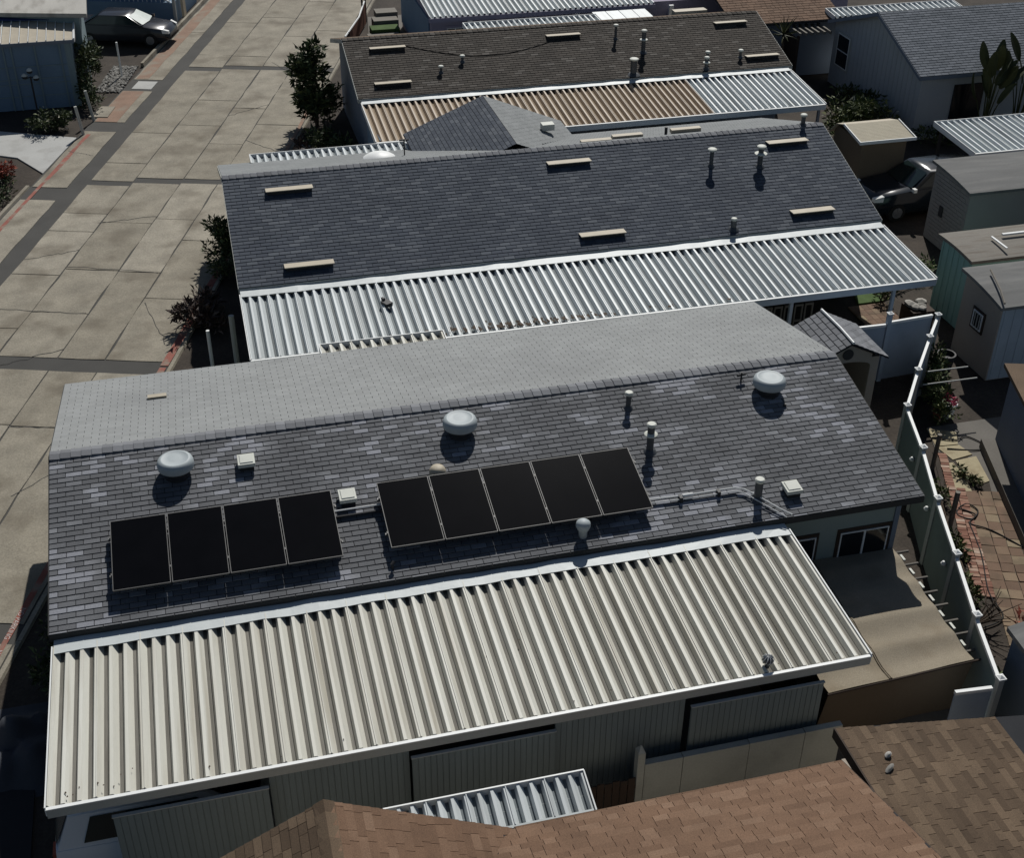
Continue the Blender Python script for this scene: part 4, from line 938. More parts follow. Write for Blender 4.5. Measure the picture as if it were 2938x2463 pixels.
for q in (-1, 1):
    g = G(); g.hexa([(sx,sy0-.1,2.38),(sx,sy1,2.38),(sx+q*1.08,sy1,1.84),(sx+q*1.08,sy0-.1,1.84)], [(sx,sy0-.1,2.42),(sx,sy1,2.42),(sx+q*1.08,sy1,1.88),(sx+q*1.08,sy0-.1,1.88)])
    if q > 0: g.f = [f[::-1] for f in g.f]
    rf = part('roof_slope', g, 'deck_dark', t)
    shingles(rf, (sx+q*.02,sy0-.1,2.415), (0,1,0), sy1-sy0+.1, (q,0,-.5), 1.2, 'ridge_shingle', tab=.30, ex=.17, seed=41+q, gap=.02, slit=.02)
g = G(); g.tube([(sx,sy0-.12,2.45),(sx+.02,3.2,2.46),(sx,sy1,2.45)], .035, 6); part('ridge_strip', g, 'trim_white', t)

# ------------------------------------------------------------------ vehicles
def car(name, label, loc, rot, body_m, L=4.6, W=1.8, roof=1.42, hood=0.95, belt=0.95, xr=(-1.75, -0.95, 0.35, 1.15), boot=1.0, shade=False, wheel_r=0.33, win=(.07,.93)):
    t = thing(name, label, 'car', loc, rot); h = L/2; w = W/2
    st = [(-h,.78,boot-.30),(-h+.06,.92,boot-.10),(-h+.35,.98,boot),(xr[0],1,boot+.02),(xr[3],1,hood+.02),(h-.9,.98,hood-.03),(h-.35,.93,hood-.10),(h-.08,.84,hood-.26),(h,.74,hood-.40)]
    g = G(); m = 12
    for x, q, zt in st:
        ww = w*q; zb = .24 if abs(x) < h-.1 else .34
        ring = [(-ww*.9,zb),(-ww,zb+.12),(-ww,.62*zt),(-ww*.985,zt-.16),(-ww*.93,zt-.05),(-ww*.75,zt),(ww*.75,zt),(ww*.93,zt-.05),(ww*.985,zt-.16),(ww,.62*zt),(ww,zb+.12),(ww*.9,zb)]
        g.v += [(x,a,b) for a, b in ring]
    for i in range(len(st)-1):
        for k in range(m): g.f.append((i*m+k, i*m+(k+1)%m, (i+1)*m+(k+1)%m, (i+1)*m+k)); g.mi.append(0)
    g.f.append(tuple(range(m))[::-1]); g.f.append(tuple(range((len(st)-1)*m, len(st)*m))); g.mi += [0,0]
    part('body', g, body_m, t, True, world=False)
    b0, t0, t1, b1 = xr; wb, wt = w*.93, w*.72; zb = belt
    def cab(gg, zb, dx=0.0, dw=0.0):
        R0 = [(b0-dx,-wb-dw,zb),(b1+dx,-wb-dw,zb),(b1+dx+.12,0,zb),(b1+dx,wb+dw,zb),(b0-dx,wb+dw,zb),(b0-dx-.06,0,zb)]
        R1 = [(t0,-wt,roof-.05),(t1,-wt,roof-.05),(t1+.1,0,roof-.03),(t1,wt,roof-.05),(t0,wt,roof-.05),(t0-.05,0,roof-.03)]
        R2 = [(t0+.12,-wt*.8,roof),(t1-.12,-wt*.8,roof),(t1-.05,0,roof+.015),(t1-.12,wt*.8,roof),(t0+.12,wt*.8,roof),(t0+.1,0,roof+.015)]
        o = len(gg.v); gg.v += R0+R1+R2
        for r_ in range(2):
            for k in range(6): gg.f.append((o+r_*6+k, o+r_*6+(k+1)%6, o+r_*6+6+(k+1)%6, o+r_*6+6+k)); gg.mi.append(0)
        gg.f.append(tuple(o+12+k for k in range(6))); gg.mi.append(0)
    g = G(); cab(g, zb-.05); part('cabin', g, body_m, t, True, world=False)
    def lerp(a, b, q): return tuple(a[i]+(b[i]-a[i])*q for i in range(3))
    for sgn in (-1, 1):
        A, B, C, D = (b0,sgn*wb,zb), (b1,sgn*wb,zb), (t1,sgn*wt,roof-.05), (t0,sgn*wt,roof-.05)
        q = [lerp(lerp(A,B,u),lerp(D,C,u),v) for u, v in ((win[0],.14),(win[1],.14),(win[1]-.03,.9),(win[0]+.03,.9))]
        q = [(x,y+sgn*.014,z+.006) for x, y, z in q]; gg = G(); gg.add(q, [(0,1,2,3) if sgn < 0 else (3,2,1,0)]); part('side_window', gg, 'car_window', t, world=False)
        gg = G(); A, B = lerp(A,B,.93), B
        gg.box(b1-.12, b1+.0, sgn*(w+.02)-.08, sgn*(w+.02)+.08, belt-.02, belt+.10); part('mirror', gg, 'lamp_lens' if body_m == 'car_dark' else body_m, t, world=False)
    for (xb, xt, s_) in ((b1, t1, 1), (b0, t0, -1)):
        A, B, C, D = (xb,-wb,zb), (xb,wb,zb), (xt,wt,roof-.05), (xt,-wt,roof-.05)
        bow0, bow1 = (.12, .1) if s_ > 0 else (.06, .05)
        gg = G(); cols = 6
        for i in range(cols+1):
            u = .05+.9*i/cols; bw = 1-abs(2*u-1)
            p0 = lerp(lerp(A,B,u), lerp(D,C,u), .1); p1 = lerp(lerp(A,B,u), lerp(D,C,u), .92)
            gg.v += [(p0[0]+s_*(bow0*bw*.95+.014),p0[1],p0[2]+.01), (p1[0]+s_*(bow1*bw*.95+.014),p1[1],p1[2]+.012)]
        for i in range(cols): gg.f.append((2*i,2*i+2,2*i+3,2*i+1) if s_ > 0 else (2*i+1,2*i+3,2*i+2,2*i)); gg.mi.append(0)
        part('windshield' if s_ > 0 else 'rear_window', gg, 'sun_shade' if (shade and s_ > 0) else 'car_window', t, True, world=False)
    for x in (-h+.85, h-.9):
        for sgn in (-1, 1):
            gg = G(); gg.lathe([(wheel_r*.6,-.11),(wheel_r*.95,-.10),(wheel_r,-.06),(wheel_r,.06),(wheel_r*.95,.10),(wheel_r*.6,.11)], (0,0,0), 20)
            gg.v = [(x+a, sgn*(w-.10)+c, wheel_r+b) for a, b, c in gg.v]; wh = part('wheel', gg, 'black_rubber', t, True, world=False)
            gg = G(); gg.lathe([(.04,0),(wheel_r*.58,0),(wheel_r*.58,.012),(.04,.02)], (0,0,0), 16)
            for k in range(5):
                a = k*math.pi*2/5; gg.box(-.03,.03,.05,wheel_r*.56,.013,.03); 
                for n_ in range(len(gg.v)-8, len(gg.v)):
                    X, Y, Z = gg.v[n_]; gg.v[n_] = (X*math.cos(a)-Y*math.sin(a), X*math.sin(a)+Y*math.cos(a), Z)
            gg.v = [(x+a, sgn*(w+.012)+sgn*c, wheel_r+b) for a, b, c in gg.v]; part('rim', gg, 'rim', wh, world=False)
    for sgn in (-1, 1):
        gg = G(); gg.hexa([(h-.30,sgn*w*.86-.09,hood-.30),(h-.04,sgn*w*.72-.09,hood-.34),(h-.04,sgn*w*.72+.09,hood-.34),(h-.30,sgn*w*.86+.09,hood-.30)],
                          [(h-.34,sgn*w*.84-.08,hood-.115),(h-.05,sgn*w*.72-.08,hood-.22),(h-.05,sgn*w*.72+.08,hood-.22),(h-.34,sgn*w*.84+.08,hood-.115)]); part('headlight', gg, 'lamp_lens', t, world=False)
        gg = G(); gg.box(-h-.012,-h+.1,sgn*w*.66-.14,sgn*w*.66+.14,boot-.36,boot-.2); part('tail_light', gg, 'petal_red', t, world=False)
    return t
car('parked_car', 'dark grey sedan nosed out of the drive at the upper left', (1.20,40.55,.02), math.atan2(-.3073,.9516), 'car_grey', shade=True)
car('parked_car', 'dark car with a sunlit bonnet between the blue grey roof and the brick sided shed', (27.85,14.55,0), math.pi+.05, 'car_dark', L=4.7, W=1.85, roof=1.62, hood=1.08, belt=1.06, boot=1.1, xr=(-2.1,-1.7,.25,1.0))
car('parked_car', 'white car showing under the left end of the cream patio cover', (2.12,-6.62,0), 0.0, 'car_white', L=4.6, W=1.82, roof=1.66, hood=1.02, belt=1.05, boot=1.08, xr=(-2.22,-1.95,.2,1.1), win=(.13,.93))

# ------------------------------------------------------------------ left of the road
t = thing('house', 'blue house with stained pale flat roof in the top left corner', 'house', (-4,38,0))
n0, n1 = Vector((.05,33.02)), Vector((-9,35.45)); bk = Vector((-.15,5.4))
g = G(); g.slab([(n1.x,n1.y,3.42),(n0.x,n0.y,3.42),(n0.x+bk.x,n0.y+bk.y,3.42),(n1.x+bk.x,n1.y+bk.y,3.42)], .16); part('roof', g, 'flat_roof_pale', t)
i0, i1 = n0+Vector((-.35,.25)), n1+Vector((.3,.25))
g = G(); g.hexa([(i1.x,i1.y,0),(i0.x,i0.y,0),(i0.x+bk.x*.95,i0.y+bk.y*.95,0),(i1.x+bk.x*.95,i1.y+bk.y*.95,0)], [(i1.x,i1.y,3.25),(i0.x,i0.y,3.25),(i0.x+bk.x*.95,i0.y+bk.y*.95,3.25),(i1.x+bk.x*.95,i1.y+bk.y*.95,3.25)]); part('wall', g, 'wall_bluegreen', t)
g = G(); g.slab([(-9,34.9,3.12),(-1.5,33.6,3.12),(-1.4,33.9,3.22),(-9,35.2,3.22)], .02); part('tarp', g, 'blue_tarp', t)
t = thing('carport', 'carport with tan standing seam roof and slatted blue front at the upper left', 'carport', (-4,32.8,0))
xw = .345
for i in range(24):
    x1 = -.55-i*xw; g = G(); g.slab([(x1-xw+.012,31.85,2.75),(x1-.012,31.85,2.75),(x1-.012,33.82,3.05),(x1-xw+.012,33.82,3.05)], .03); part('roof_sheet', g, 'vent_tan', t)
    g = G(); g.slab([(x1-.022,31.84,2.80),(x1+.002,31.84,2.80),(x1+.002,34.1,3.14),(x1-.022,34.1,3.14)], .05); part('seam_rib', g, 'trim_white', t)
g = G(); g.hexa([(-.54,31.83,2.66),(-.50,31.83,2.66),(-.50,34.1,3.0),(-.54,34.1,3.0)], [(-.54,31.83,2.82),(-.50,31.83,2.82),(-.50,34.1,3.16),(-.54,34.1,3.16)]); part('edge_trim', g, 'trim_white', t)
g = G(); g.box(-9,-.55,31.80,31.83,2.62,2.76); part('fascia', g, 'wall_navy', t)
g = G(); g.box(-9,-.95,31.95,32.0,0,2.7); part('front_wall', g, 'wall_blue', t)
for z in (0.55, 1.05, 1.25, 1.75):
    g = G(); g.box(-9,-.97,31.93,31.949,z,z+.03); part('rail', g, 'wall_bluegreen', t)
for x in (-1.15,-2.1,-3.0,-3.3):
    g = G(); g.box(x-.03,x+.03,31.90,31.929,0,2.62); part('stud', g, 'wall_bluegreen', t)
g = G(); g.box(-.95,-.7,31.95,33.4,0,2.7); part('side_wall', g, 'wall_bluegreen', t)
# porch behind the sedan
t = thing('porch', 'blue slatted porch with white sloping handrails behind the grey sedan', 'porch', (2,43,0))
def po(s, t_, z): return rd(s, t_, z)
def obox(gg, s0, s1, t0, t1, z0, z1):
    gg.hexa([rd(s0,t0,z0),rd(s0,t1,z0),rd(s1,t1,z0),rd(s1,t0,z0)][::-1], [rd(s0,t0,z1),rd(s0,t1,z1),rd(s1,t1,z1),rd(s1,t0,z1)][::-1])
g = G(); obox(g, 41.6, 45.5, 8.9, 14, 0, 1.0); part('base', g, 'wall_blue', t)
for i in range(26):
    g = G(); obox(g, 42.6, 42.65, 9.6+i*.16, 9.7+i*.16, 1.001, 2.6); part('slat', g, 'wall_blue', t)
g = G(); obox(g, 42.7, 50, 9.3, 16, 0, 2.9); part('wall', g, 'wall_mauve', t)
g = G(); obox(g, 42.2, 42.6, 8.6, 8.72, 0, 2.9); part('corner_post', g, 'vent_tan', t)
for (a, b) in (((41.7,9.0,1.25),(41.75,10.6,2.15)), ((41.75,10.6,2.15),(41.7,12.0,1.3)), ((41.7,9.0,.95),(41.75,10.6,1.85)), ((41.72,9.0,1.3),(41.72,12.3,1.3))):
    g = G(); g.tube([rd(*a), rd(*b)], .045, 6); part('handrail', g, 'trim_white', t)
for i in range(14):
    g = G(); g.tube([rd(41.7,9.1+i*.22,1.0), rd(41.7,9.1+i*.22,1.3)], .018, 5); part('baluster', g, 'trim_white', t)
g = G(); obox(g, 41.55, 41.68, 8.8, 8.93, 0, 1.6); part('newel_post', g, 'trim_grey', t)
# posts, lamp
def post(x, y, h, label, m='trim_grey', r=.06, lean=0):
    g = G(); g.tube([(x,y,-.03),(x+lean,y,h)], r, 8); o = solo('post', g, m, label, 'post'); return o
post(-.56, 28.5, 1.15, 'leaning pale post at the kerb beside the small dark shrub', lean=-.12); post(-.18, 30.0, 1.25, 'pale post at the kerb beside a letter box base', lean=-.14)
post(.92, 35.4, 1.5, 'slender pale post standing in the gravel bed near the sedan', 'trim_white', .045)
post(3.26, 9.30, 1.15, 'shorter pale post in the shade between the two near homes', 'trim_white', .05); post(3.93, 9.25, 1.55, 'taller pale post in the shade next to the white patio cover', 'trim_grey', .075)
t = thing('street_lamp', 'black garden lamp with three globes in front of the blue carport', 'lamp', (-2.38,31.2,0))
g = G(); g.tube([(-2.38,31.2,0),(-2.38,31.2,1.55)], .035, 8); g.tube([(-2.6,31.2,1.5),(-2.38,31.2,1.58),(-2.16,31.2,1.5)], .02, 6); part('pole', g, 'dark_metal', t)
for dx, dz in ((-.22,1.6),(0,1.8),(.2,1.5)):
    g = G(); g.lathe([(.03,-.1),(.1,-.06),(.115,0),(.1,.06),(.03,.11)], (-2.38+dx,31.2,dz), 12); gl = part('globe', g, 'dark_metal', t, True)
    g = G(); g.lathe([(.125,.03),(.08,.10),(.001,.14)], (-2.38+dx,31.2,dz), 12); part('lamp_cap', g, 'vent_pale', gl, True)
# gravel bed and covers
rr = random.Random(11); g = G()
for i in range(900):
    u, v = rr.random(), rr.random()
    x = -.2+1.05*u+1.0*v*v*0+v*(.45 if True else 0)+.3*v; y = 33.5-.25*u+3.4*v; s = rr.uniform(.03,.07)
    g.lathe([(.001,0),(s,.01),(s*.8,s*.7),(.001,s)], (x,y,-.01), 5)
o = link('gravel', g.mesh('gravel', 'stone')); o['kind'] = 'stuff'; o['label'] = 'pale stones in the bed beside the grey sedan'
g = G(); g.prism([rd(32.0,7.25)[:2], rd(33.0,7.25)[:2], rd(33.0,8.1)[:2], rd(32.0,8.1)[:2]][::-1], -.02, .016); struct('utility_cover', g, 'concrete_pale')
g = G(); g.prism([(7.55,25.2),(7.95,25.1),(8.2,25.9),(7.8,26.0)], -.03, .035); struct('meter_box', g, 'concrete_pale')
g = G(); g.prism([(7.66,25.32),(7.90,25.26),(8.07,25.8),(7.83,25.86)], .02, .04); struct('meter_lid', g, 'asphalt')
g = G(); g.prism([(-.4,30.4),(.35,30.2),(.65,31.4),(.1,31.55)], -.02, .05); struct('paving', g, 'concrete')

# ------------------------------------------------------------------ plants
def leaves(gg, c, r, n, size, rr, up=0.3, shell=0.4, zmin=0.02, long=1.6):
    for i in range(n):
        while True:
            d = Vector((rr.gauss(0,1), rr.gauss(0,1), rr.gauss(0,1)))
            if d.length > 1e-3: break
        d.normalize(); q = shell+(1-shell)*rr.random()**.5
        if rr.random() < .25: q = rr.random()
        p = Vector((c[0]+d.x*r[0]*q, c[1]+d.y*r[1]*q, max(zmin, c[2]+d.z*r[2]*q)))
        a = Vector((d.x+rr.uniform(-.8,.8), d.y+rr.uniform(-.8,.8), d.z*.4+up+rr.uniform(-.6,.6))).normalized()
        b = a.cross(Vector((rr.uniform(-1,1), rr.uniform(-1,1), rr.uniform(-1,1)))).normalized()
        s = size*rr.uniform(.45,1.5)
        gg.add([p-b*s*.35, p+a*s*long*.5-b*s*.12, p+a*s*long, p+a*s*long*.5+b*s*.42], [(0,1,2,3)])
def shrub(name, label, clumps, leaf_m, n, size, cat='shrub', stems=9, base=None, seed=1, flower=None, group=None, long=1.6):
    rr = random.Random(seed); c0 = base or (clumps[0][0][0], clumps[0][0][1])
    t = thing(name, label, cat, (c0[0], c0[1], 0), 0, group)
    g = G(); vol = sum(c[1][0]*c[1][1]*c[1][2] for c in clumps)
    for c, r in clumps:
        m_ = max(30, int(n*(r[0]*r[1]*r[2])/vol*.85)); nb = 11
        for b_ in range(nb):
            d_ = Vector((rr.gauss(0,1), rr.gauss(0,1), rr.gauss(0,.8))).normalized()*rr.uniform(.45,1.0); k_ = rr.uniform(.28,.5)
            leaves(g, (c[0]+d_.x*r[0]*.8, c[1]+d_.y*r[1]*.8, max(.08, c[2]+d_.z*r[2]*.85)), (r[0]*k_,r[1]*k_,r[2]*k_), m_//nb, size, rr, long=long)
    part('foliage', g, leaf_m, t, stuff=True)
    g = G()
    for i in range(stems):
        c, r = clumps[i % len(clumps)]; e = (c[0]+rr.uniform(-.5,.5)*r[0], c[1]+rr.uniform(-.5,.5)*r[1], c[2]+r[2]*rr.uniform(.1,.6))
        m_ = ((c0[0]+e[0])/2+rr.uniform(-.1,.1), (c0[1]+e[1])/2+rr.uniform(-.1,.1), e[2]*.5)
        g.tube([(c0[0]+rr.uniform(-.06,.06), c0[1]+rr.uniform(-.06,.06), -.03), m_, e], .03, 5, r2=.008)
    part('stems', g, 'bark', t)
    if flower:
        fm, fn, fs = flower; g = G()
        for c, r in clumps:
            leaves(g, c, (r[0]*1.05,r[1]*1.05,r[2]*1.05), fn//len(clumps), fs, rr, shell=.95)
        part('flowers', g, fm, t, stuff=True)
    return t
shrub('shrub', 'bronze leaved shrub spilling over the red kerb beside the white patio cover', [((2.85,11.7,.45),(.55,.55,.42)),((3.25,12.4,.4),(.5,.6,.4)),((3.5,11.5,.3),(.5,.6,.3))], 'leaf_bronze', 1500, .11, seed=2, stems=9, long=2.2)
shrub('shrub', 'dark leafy bush at the left end of the blue grey roof', [((4.0,15.4,.7),(.55,.6,.65)),((3.9,14.6,.45),(.4,.6,.4)),((4.0,16.3,1.0),(.55,.6,.6))], 'leaf_dark', 2600, .10, seed=3, stems=8)
shrub('tree', 'tall dark leafy shrub between the road and the tan patio cover', [((8.4,27.2,1.0),(.75,.9,.95)),((8.3,27.0,2.1),(.7,.8,.9)),((8.35,27.1,3.0),(.55,.6,.55))], 'leaf_dark', 3600, .17, cat='tree', seed=4, stems=7)
shrub('shrub', 'low reddish bush at the kerb before the white corrugated awning', [((7.5,23.9,.35),(.45,.8,.35)),((8.1,25.2,.3),(.4,.6,.3))], 'leaf_bronze', 900, .11, seed=5)
shrub('shrub', 'dark bush in the shade left of the tan patio cover', [((8.3,24.6,.6),(.6,.9,.6)),((9.0,23.6,.5),(.6,.8,.5)),((9.2,28.3,.7),(.5,.6,.7))], 'leaf_dark', 1600, .13, seed=6)
shrub('shrub', 'tall dark shrub beside the blue carport wall', [((-.45,32.3,.8),(.45,.7,.8)),((-.4,33.0,1.6),(.4,.7,.7)),((-.1,34.4,1.2),(.4,.7,.9)),((-.2,31.4,.5),(.4,.5,.5))], 'leaf_dark', 2600, .12, seed=7, flower=('petal_pale', 24, .10))
shrub('shrub', 'small round dark shrub behind the leaning post', [((-1.6,29.3,.45),(.7,.5,.5)),((-2.2,29.0,.35),(.5,.5,.35))], 'leaf_dark', 1300, .10, seed=8, flower=('petal_pale', 30, .07))
shrub('flower_bush', 'orange red flowering bush at the left edge by the pale drive', [((-3.2,24.6,.3),(.45,.4,.3)),((-3.7,24.5,.3),(.5,.4,.3))], 'petal_red', 700, .10, cat='flowers', seed=9)
shrub('flower_bush', 'bush with white flowers beside the grey gabled house', [((28.0,21.2,.9),(.8,.9,.8)),((28.9,21.6,.8),(.8,.9,.7)),((29.8,21.3,.6),(.7,.8,.6)),((27.6,20.2,.6),(.6,.8,.6))], 'leaf_green', 2600, .13, cat='shrub', seed=10, flower=('petal_pale', 110, .10))
shrub('shrub', 'dark hedge at the foot of the grey gabled wall', [((30.0,22.5,.6),(.7,1.2,.6)),((30.2,24.5,.5),(.6,1.2,.5)),((31.5,19.6,.5),(1.2,.5,.5))], 'leaf_dark', 1600, .14, seed=12)
shrub('shrub', 'leafy green climber growing behind the white railed fence', [((21.75,2.9,.6),(.25,.35,.6)),((21.55,2.35,.5),(.25,.4,.5)),((22.2,3.7,.7),(.25,.4,.7)),((21.5,1.9,.35),(.35,.3,.35))], 'leaf_green', 1800, .09, seed=13)
shrub('shrub', 'weedy green plant growing through the concrete path', [((20.7,-.35,.12),(.12,.25,.14)),((20.85,-.75,.12),(.14,.18,.14))], 'leaf_green', 260, .07, seed=14)
shrub('shrub', 'low dry plants at the foot of the grey green fence beside the bricks', [((19.0,-2.9,.2),(.14,.6,.2)),((18.45,-4.3,.25),(.16,.6,.25)),((19.7,-1.0,.2),(.15,.5,.2)),((17.4,-7.2,.3),(.25,.5,.3))], 'leaf_green', 1300, .08, seed=15)
shrub('flower_bush', 'bright red spiky plant at the right edge beside the pavers', [((18.85,-5.95,.5),(.3,.25,.3)),((19.1,-6.2,.5),(.35,.3,.3))], 'petal_red', 420, .09, cat='flowers', seed=16, long=2.6)
shrub('shrub', 'dark plants in the shade between the road and the solar home', [((-.45,-1.2,.35),(.3,.8,.35)),((-.5,-2.6,.4),(.35,.7,.4)),((.6,6.0,.3),(.5,1.0,.3)),((1.6,7.6,.3),(.4,.8,.3))], 'leaf_dark', 1500, .09, seed=17)
shrub('shrub', 'grassy weeds beside the red stripe at the left edge', [((-3.3,22.8,.15),(.6,.8,.15)),((-4.1,21.3,.15),(.7,1.2,.15)),((-3.0,24.0,.15),(.35,.3,.15))], 'leaf_dark', 1500, .09, seed=18)
shrub('shrub', 'mixed weeds by the brick patio under the end of the white patio cover', [((23.2,8.4,.3),(.3,.5,.3)),((24.0,9.6,.3),(.6,.6,.3)),((25.2,9.7,.3),(.6,.5,.35))], 'leaf_green', 800, .10, seed=19)
# bird of paradise with broad leaves
def broad_plant(label, x, y, n, h, seed, lw=.28, ll=1.1):
    rr = random.Random(seed); t = thing('palm', label, 'palm', (x,y,0))
    for i in range(n):
        a = rr.uniform(0,6.28); d = rr.uniform(.1,.7); hh = h*rr.uniform(.65,1.0)
        e = Vector((x+math.cos(a)*d, y+math.sin(a)*d, hh-ll*.6)); g = G(); g.tube([(x,y,0),((x+e.x)/2,(y+e.y)/2,e.z*.6),e], .035, 5, r2=.015); stk = part('stalk', g, 'leaf_palm', t)
        u = Vector((math.cos(a)*.45, math.sin(a)*.45, .85)).normalized(); v = u.cross(Vector((rr.uniform(-1,1), rr.uniform(-1,1), .2))).normalized(); w = u.cross(v)
        g = G(); k = 7
        for j in range(k+1):
            q = j/k; wd = lw*math.sin(math.pi*min(.97, q*.9+.06))**.7; p = e+u*ll*q+w*(-.22*q*q)
            g.v += [p-v*wd+w*.05, p, p+v*wd+w*.05]
        for j in range(k): g.f += [(3*j,3*j+1,3*j+4,3*j+3),(3*j+1,3*j+2,3*j+5,3*j+4)]; g.mi += [0,0]
        part('leaf', g, 'leaf_palm', stk)
    return t
broad_plant('palm with broad upright leaves before the grey gabled house at the right edge', 33.3, 19.5, 14, 3.7, 5, lw=.2)
broad_plant('second broad leaved palm cut by the right edge', 34.7, 19.5, 14, 4.0, 6, lw=.2)
def yucca(label, x, y, h, n, seed, m='leaf_palm', ln=.6):
    rr = random.Random(seed); t = thing('yucca', label, 'plant', (x,y,0))
    g = G(); g.tube([(x,y,0),(x+.05,y,h*.6),(x,y,h)], .07, 6, r2=.05); part('trunk', g, 'bark', t)
    for i in range(n):
        a = rr.uniform(0,6.28); el = rr.uniform(-.2,1.3); u = Vector((math.cos(a)*math.cos(el), math.sin(a)*math.cos(el), math.sin(el))); v = u.cross(Vector((0,0,1))).normalized(); p = Vector((x,y,h)); s = ln*rr.uniform(.7,1.2)
        g = G(); g.add([p-v*.03, p+v*.03, p+u*s*.6+v*.025+Vector((0,0,-.02)), p+u*s+Vector((0,0,-.12*s)), p+u*s*.6-v*.025+Vector((0,0,-.02))], [(0,1,2,3,4)]); part('leaf', g, m, t)
yucca('spiky yucca rising past the right end of the dark brown roof', 27.2, 25.2, 3.0, 24, 3, ln=.9)
# bare branching shrub by the pavers
t = thing('shrub', 'bare branching shrub leaning over the brick pavers', 'shrub', (18.05,-5.3,0)); rr = random.Random(9)
for i in range(9):
    a = rr.uniform(-1.2,1.4); l = rr.uniform(.5,1.0); p = Vector((18.05,-5.3,.05)); q = p+Vector((math.cos(a)*l*.5, math.sin(a)*l*.4, l*.45)); e = q+Vector((math.cos(a+.4)*l*.5, math.sin(a+.4)*l*.5, l*.2))
    g = G(); g.tube([p,q,e], .022, 5, r2=.007); g.tube([q,q+Vector((rr.uniform(-.3,.3),rr.uniform(-.3,.3),.25))], .01, 4, r2=.004); part('branch', g, 'bark', t)
# ------------------------------------------------------------------ yard on the right: bricks, pavers, hoses, pots
g = G(); g.prism([(20.55,.75),(21.3,.6),(21.3,-.6),(20.2,-3.0),(18.6,-7.5),(17.6,-7.3),(18.55,-4.2),(19.2,-2.4),(20.05,-.5)], -.05, -.001); strip = struct('garden_path', g, 'soil')
bm_ = G(); bm_.box(-.1,.1,-.046,.046,-.03,.035); bme = bm_.mesh('brick', 'brick'); rr = random.Random(21)
A, B = Vector((20.70,.55)), Vector((18.66,-4.6)); d = (B-A).normalized(); n_ = Vector((-d.y,d.x)); ang = math.atan2(n_.y, n_.x)
for i in range(int((B-A).length/.105)):
    for k in range(1 if i < 14 else 2):
        p = A+d*(.105*i)-n_*(-.0+.0)+n_*(k*.215)+Vector((rr.uniform(-.01,.01), rr.uniform(-.01,.01)))
        o = link('brick', bme, strip, (p.x,p.y,rr.uniform(-.006,.01)), (rr.uniform(-.04,.04),rr.uniform(-.04,.04),ang+rr.uniform(-.05,.05)))
pv = G(); pv.box(-.145,.145,-.145,.145,-.03,.02); pme = pv.mesh('paver', 'paver')
for i in range(20):
    for k in range(4):
        p = Vector((20.55,-1.1))+d*(.305*i)+n_*(.305*k)*1.0
        if i > 14 and k > 2: continue
        o = link('paver', pme, strip, (p.x,p.y,rr.uniform(-.008,.008)), (rr.uniform(-.03,.03),rr.uniform(-.03,.03),ang+rr.uniform(-.06,.06)))
for poly in ([(20.95,1.75),(21.6,1.4),(21.35,.9),(20.75,.95)], [(20.75,.9),(21.35,.85),(21.45,.4),(20.85,.3)], [(20.9,.25),(21.5,.3),(21.25,-.72),(20.95,-.8),(20.8,-.3)], [(20.45,.2),(20.8,.2),(20.78,-.35),(20.6,-1.0),(20.2,-.9)]):
    g = G(); g.prism(poly[::-1] if True else poly, -.05, .012+rr.uniform(0,.008)); part('path_slab', g, 'path_concrete', strip)
post(20.18, .12, 1.0, 'weathered short post beside the concrete path', 'old_wood', .055); post(19.36, -2.1, 1.0, 'weathered short post beside the coiled hose', 'old_wood', .06)
def hose(label, pts):
    P = [Vector(p) for p in pts]; out = []
    for i in range(len(P)-1):
        p0, p1, p2, p3 = P[max(i-1,0)], P[i], P[i+1], P[min(i+2,len(P)-1)]
        for k in range(6):
            t_ = k/6; out.append(.5*((2*p1)+(-p0+p2)*t_+(2*p0-5*p1+4*p2-p3)*t_*t_+(-p0+3*p1-3*p2+p3)*t_**3))
    out.append(P[-1]); g = G(); g.tube(out, .016, 6); solo('hose', g, 'black_rubber', label, 'hose', smooth=True)
hose('black hose coiled on the brick pavers beside the short post', [(19.9,-1.55,.04),(20.2,-1.45,.04),(20.3,-1.75,.04),(20.0,-2.0,.04),(19.75,-1.8,.04),(19.9,-1.6,.05),(20.15,-1.9,.05),(19.85,-2.15,.05),(20.2,-2.5,.04),(20.6,-3.3,.03),(21,-4.2,.02)])
hose('black hose looping across the concrete path', [(20.85,1.3,.04),(21.35,1.05,.04),(21.75,1.15,.02),(22.0,.6,.02),(21.6,.55,.02),(20.95,.75,.04)])
hose('thin black hose lying along the pavers near the red plant', [(19.85,-2.1,.05),(19.5,-3.2,.04),(18.95,-4.4,.04),(18.8,-5.2,.04),(18.2,-5.4,.04)])
def pot(label, x, y, r, h, m, plant=None):
    t = thing('flower_pot', label, 'pot', (x,y,0)); g = G(); g.lathe([(r*.7,0),(r,h*.85),(r*1.1,h*.86),(r*1.1,h),(r*.92,h),(r*.9,h*.85),(.001,h*.84)], (x,y,0), 16); part('bowl', g, m, t, True)
    if plant:
        g = G(); leaves(g, (x,y,h+.06), (r*.8,r*.8,.1), 90, .08, random.Random(3)); part('plant', g, plant, t)
pot('pale rimmed pot with pink flowers behind the white railed fence', 21.75, 2.15, .2, .42, 'trim_white', 'petal_pink'); pot('small terracotta pot beside the pink flowers', 21.42, 2.1, .12, .25, 'terracotta')
pot('tall dark bin with pale rim behind the fence climber', 22.6, 3.9, .24, .8, 'dark_metal')
for i, (a, b) in enumerate((((21.15,2.5,1.25),(22.3,2.48,1.25)), ((20.95,2.3,1.0),(22.5,2.28,1.0)))):
    g = G(); g.tube([a,b], .018, 6); o = solo('pole', g, 'trim_grey', ['upper thin rail reaching from the fence to the taupe shed', 'lower thin rail reaching from the fence to the taupe shed'][i], 'rail')
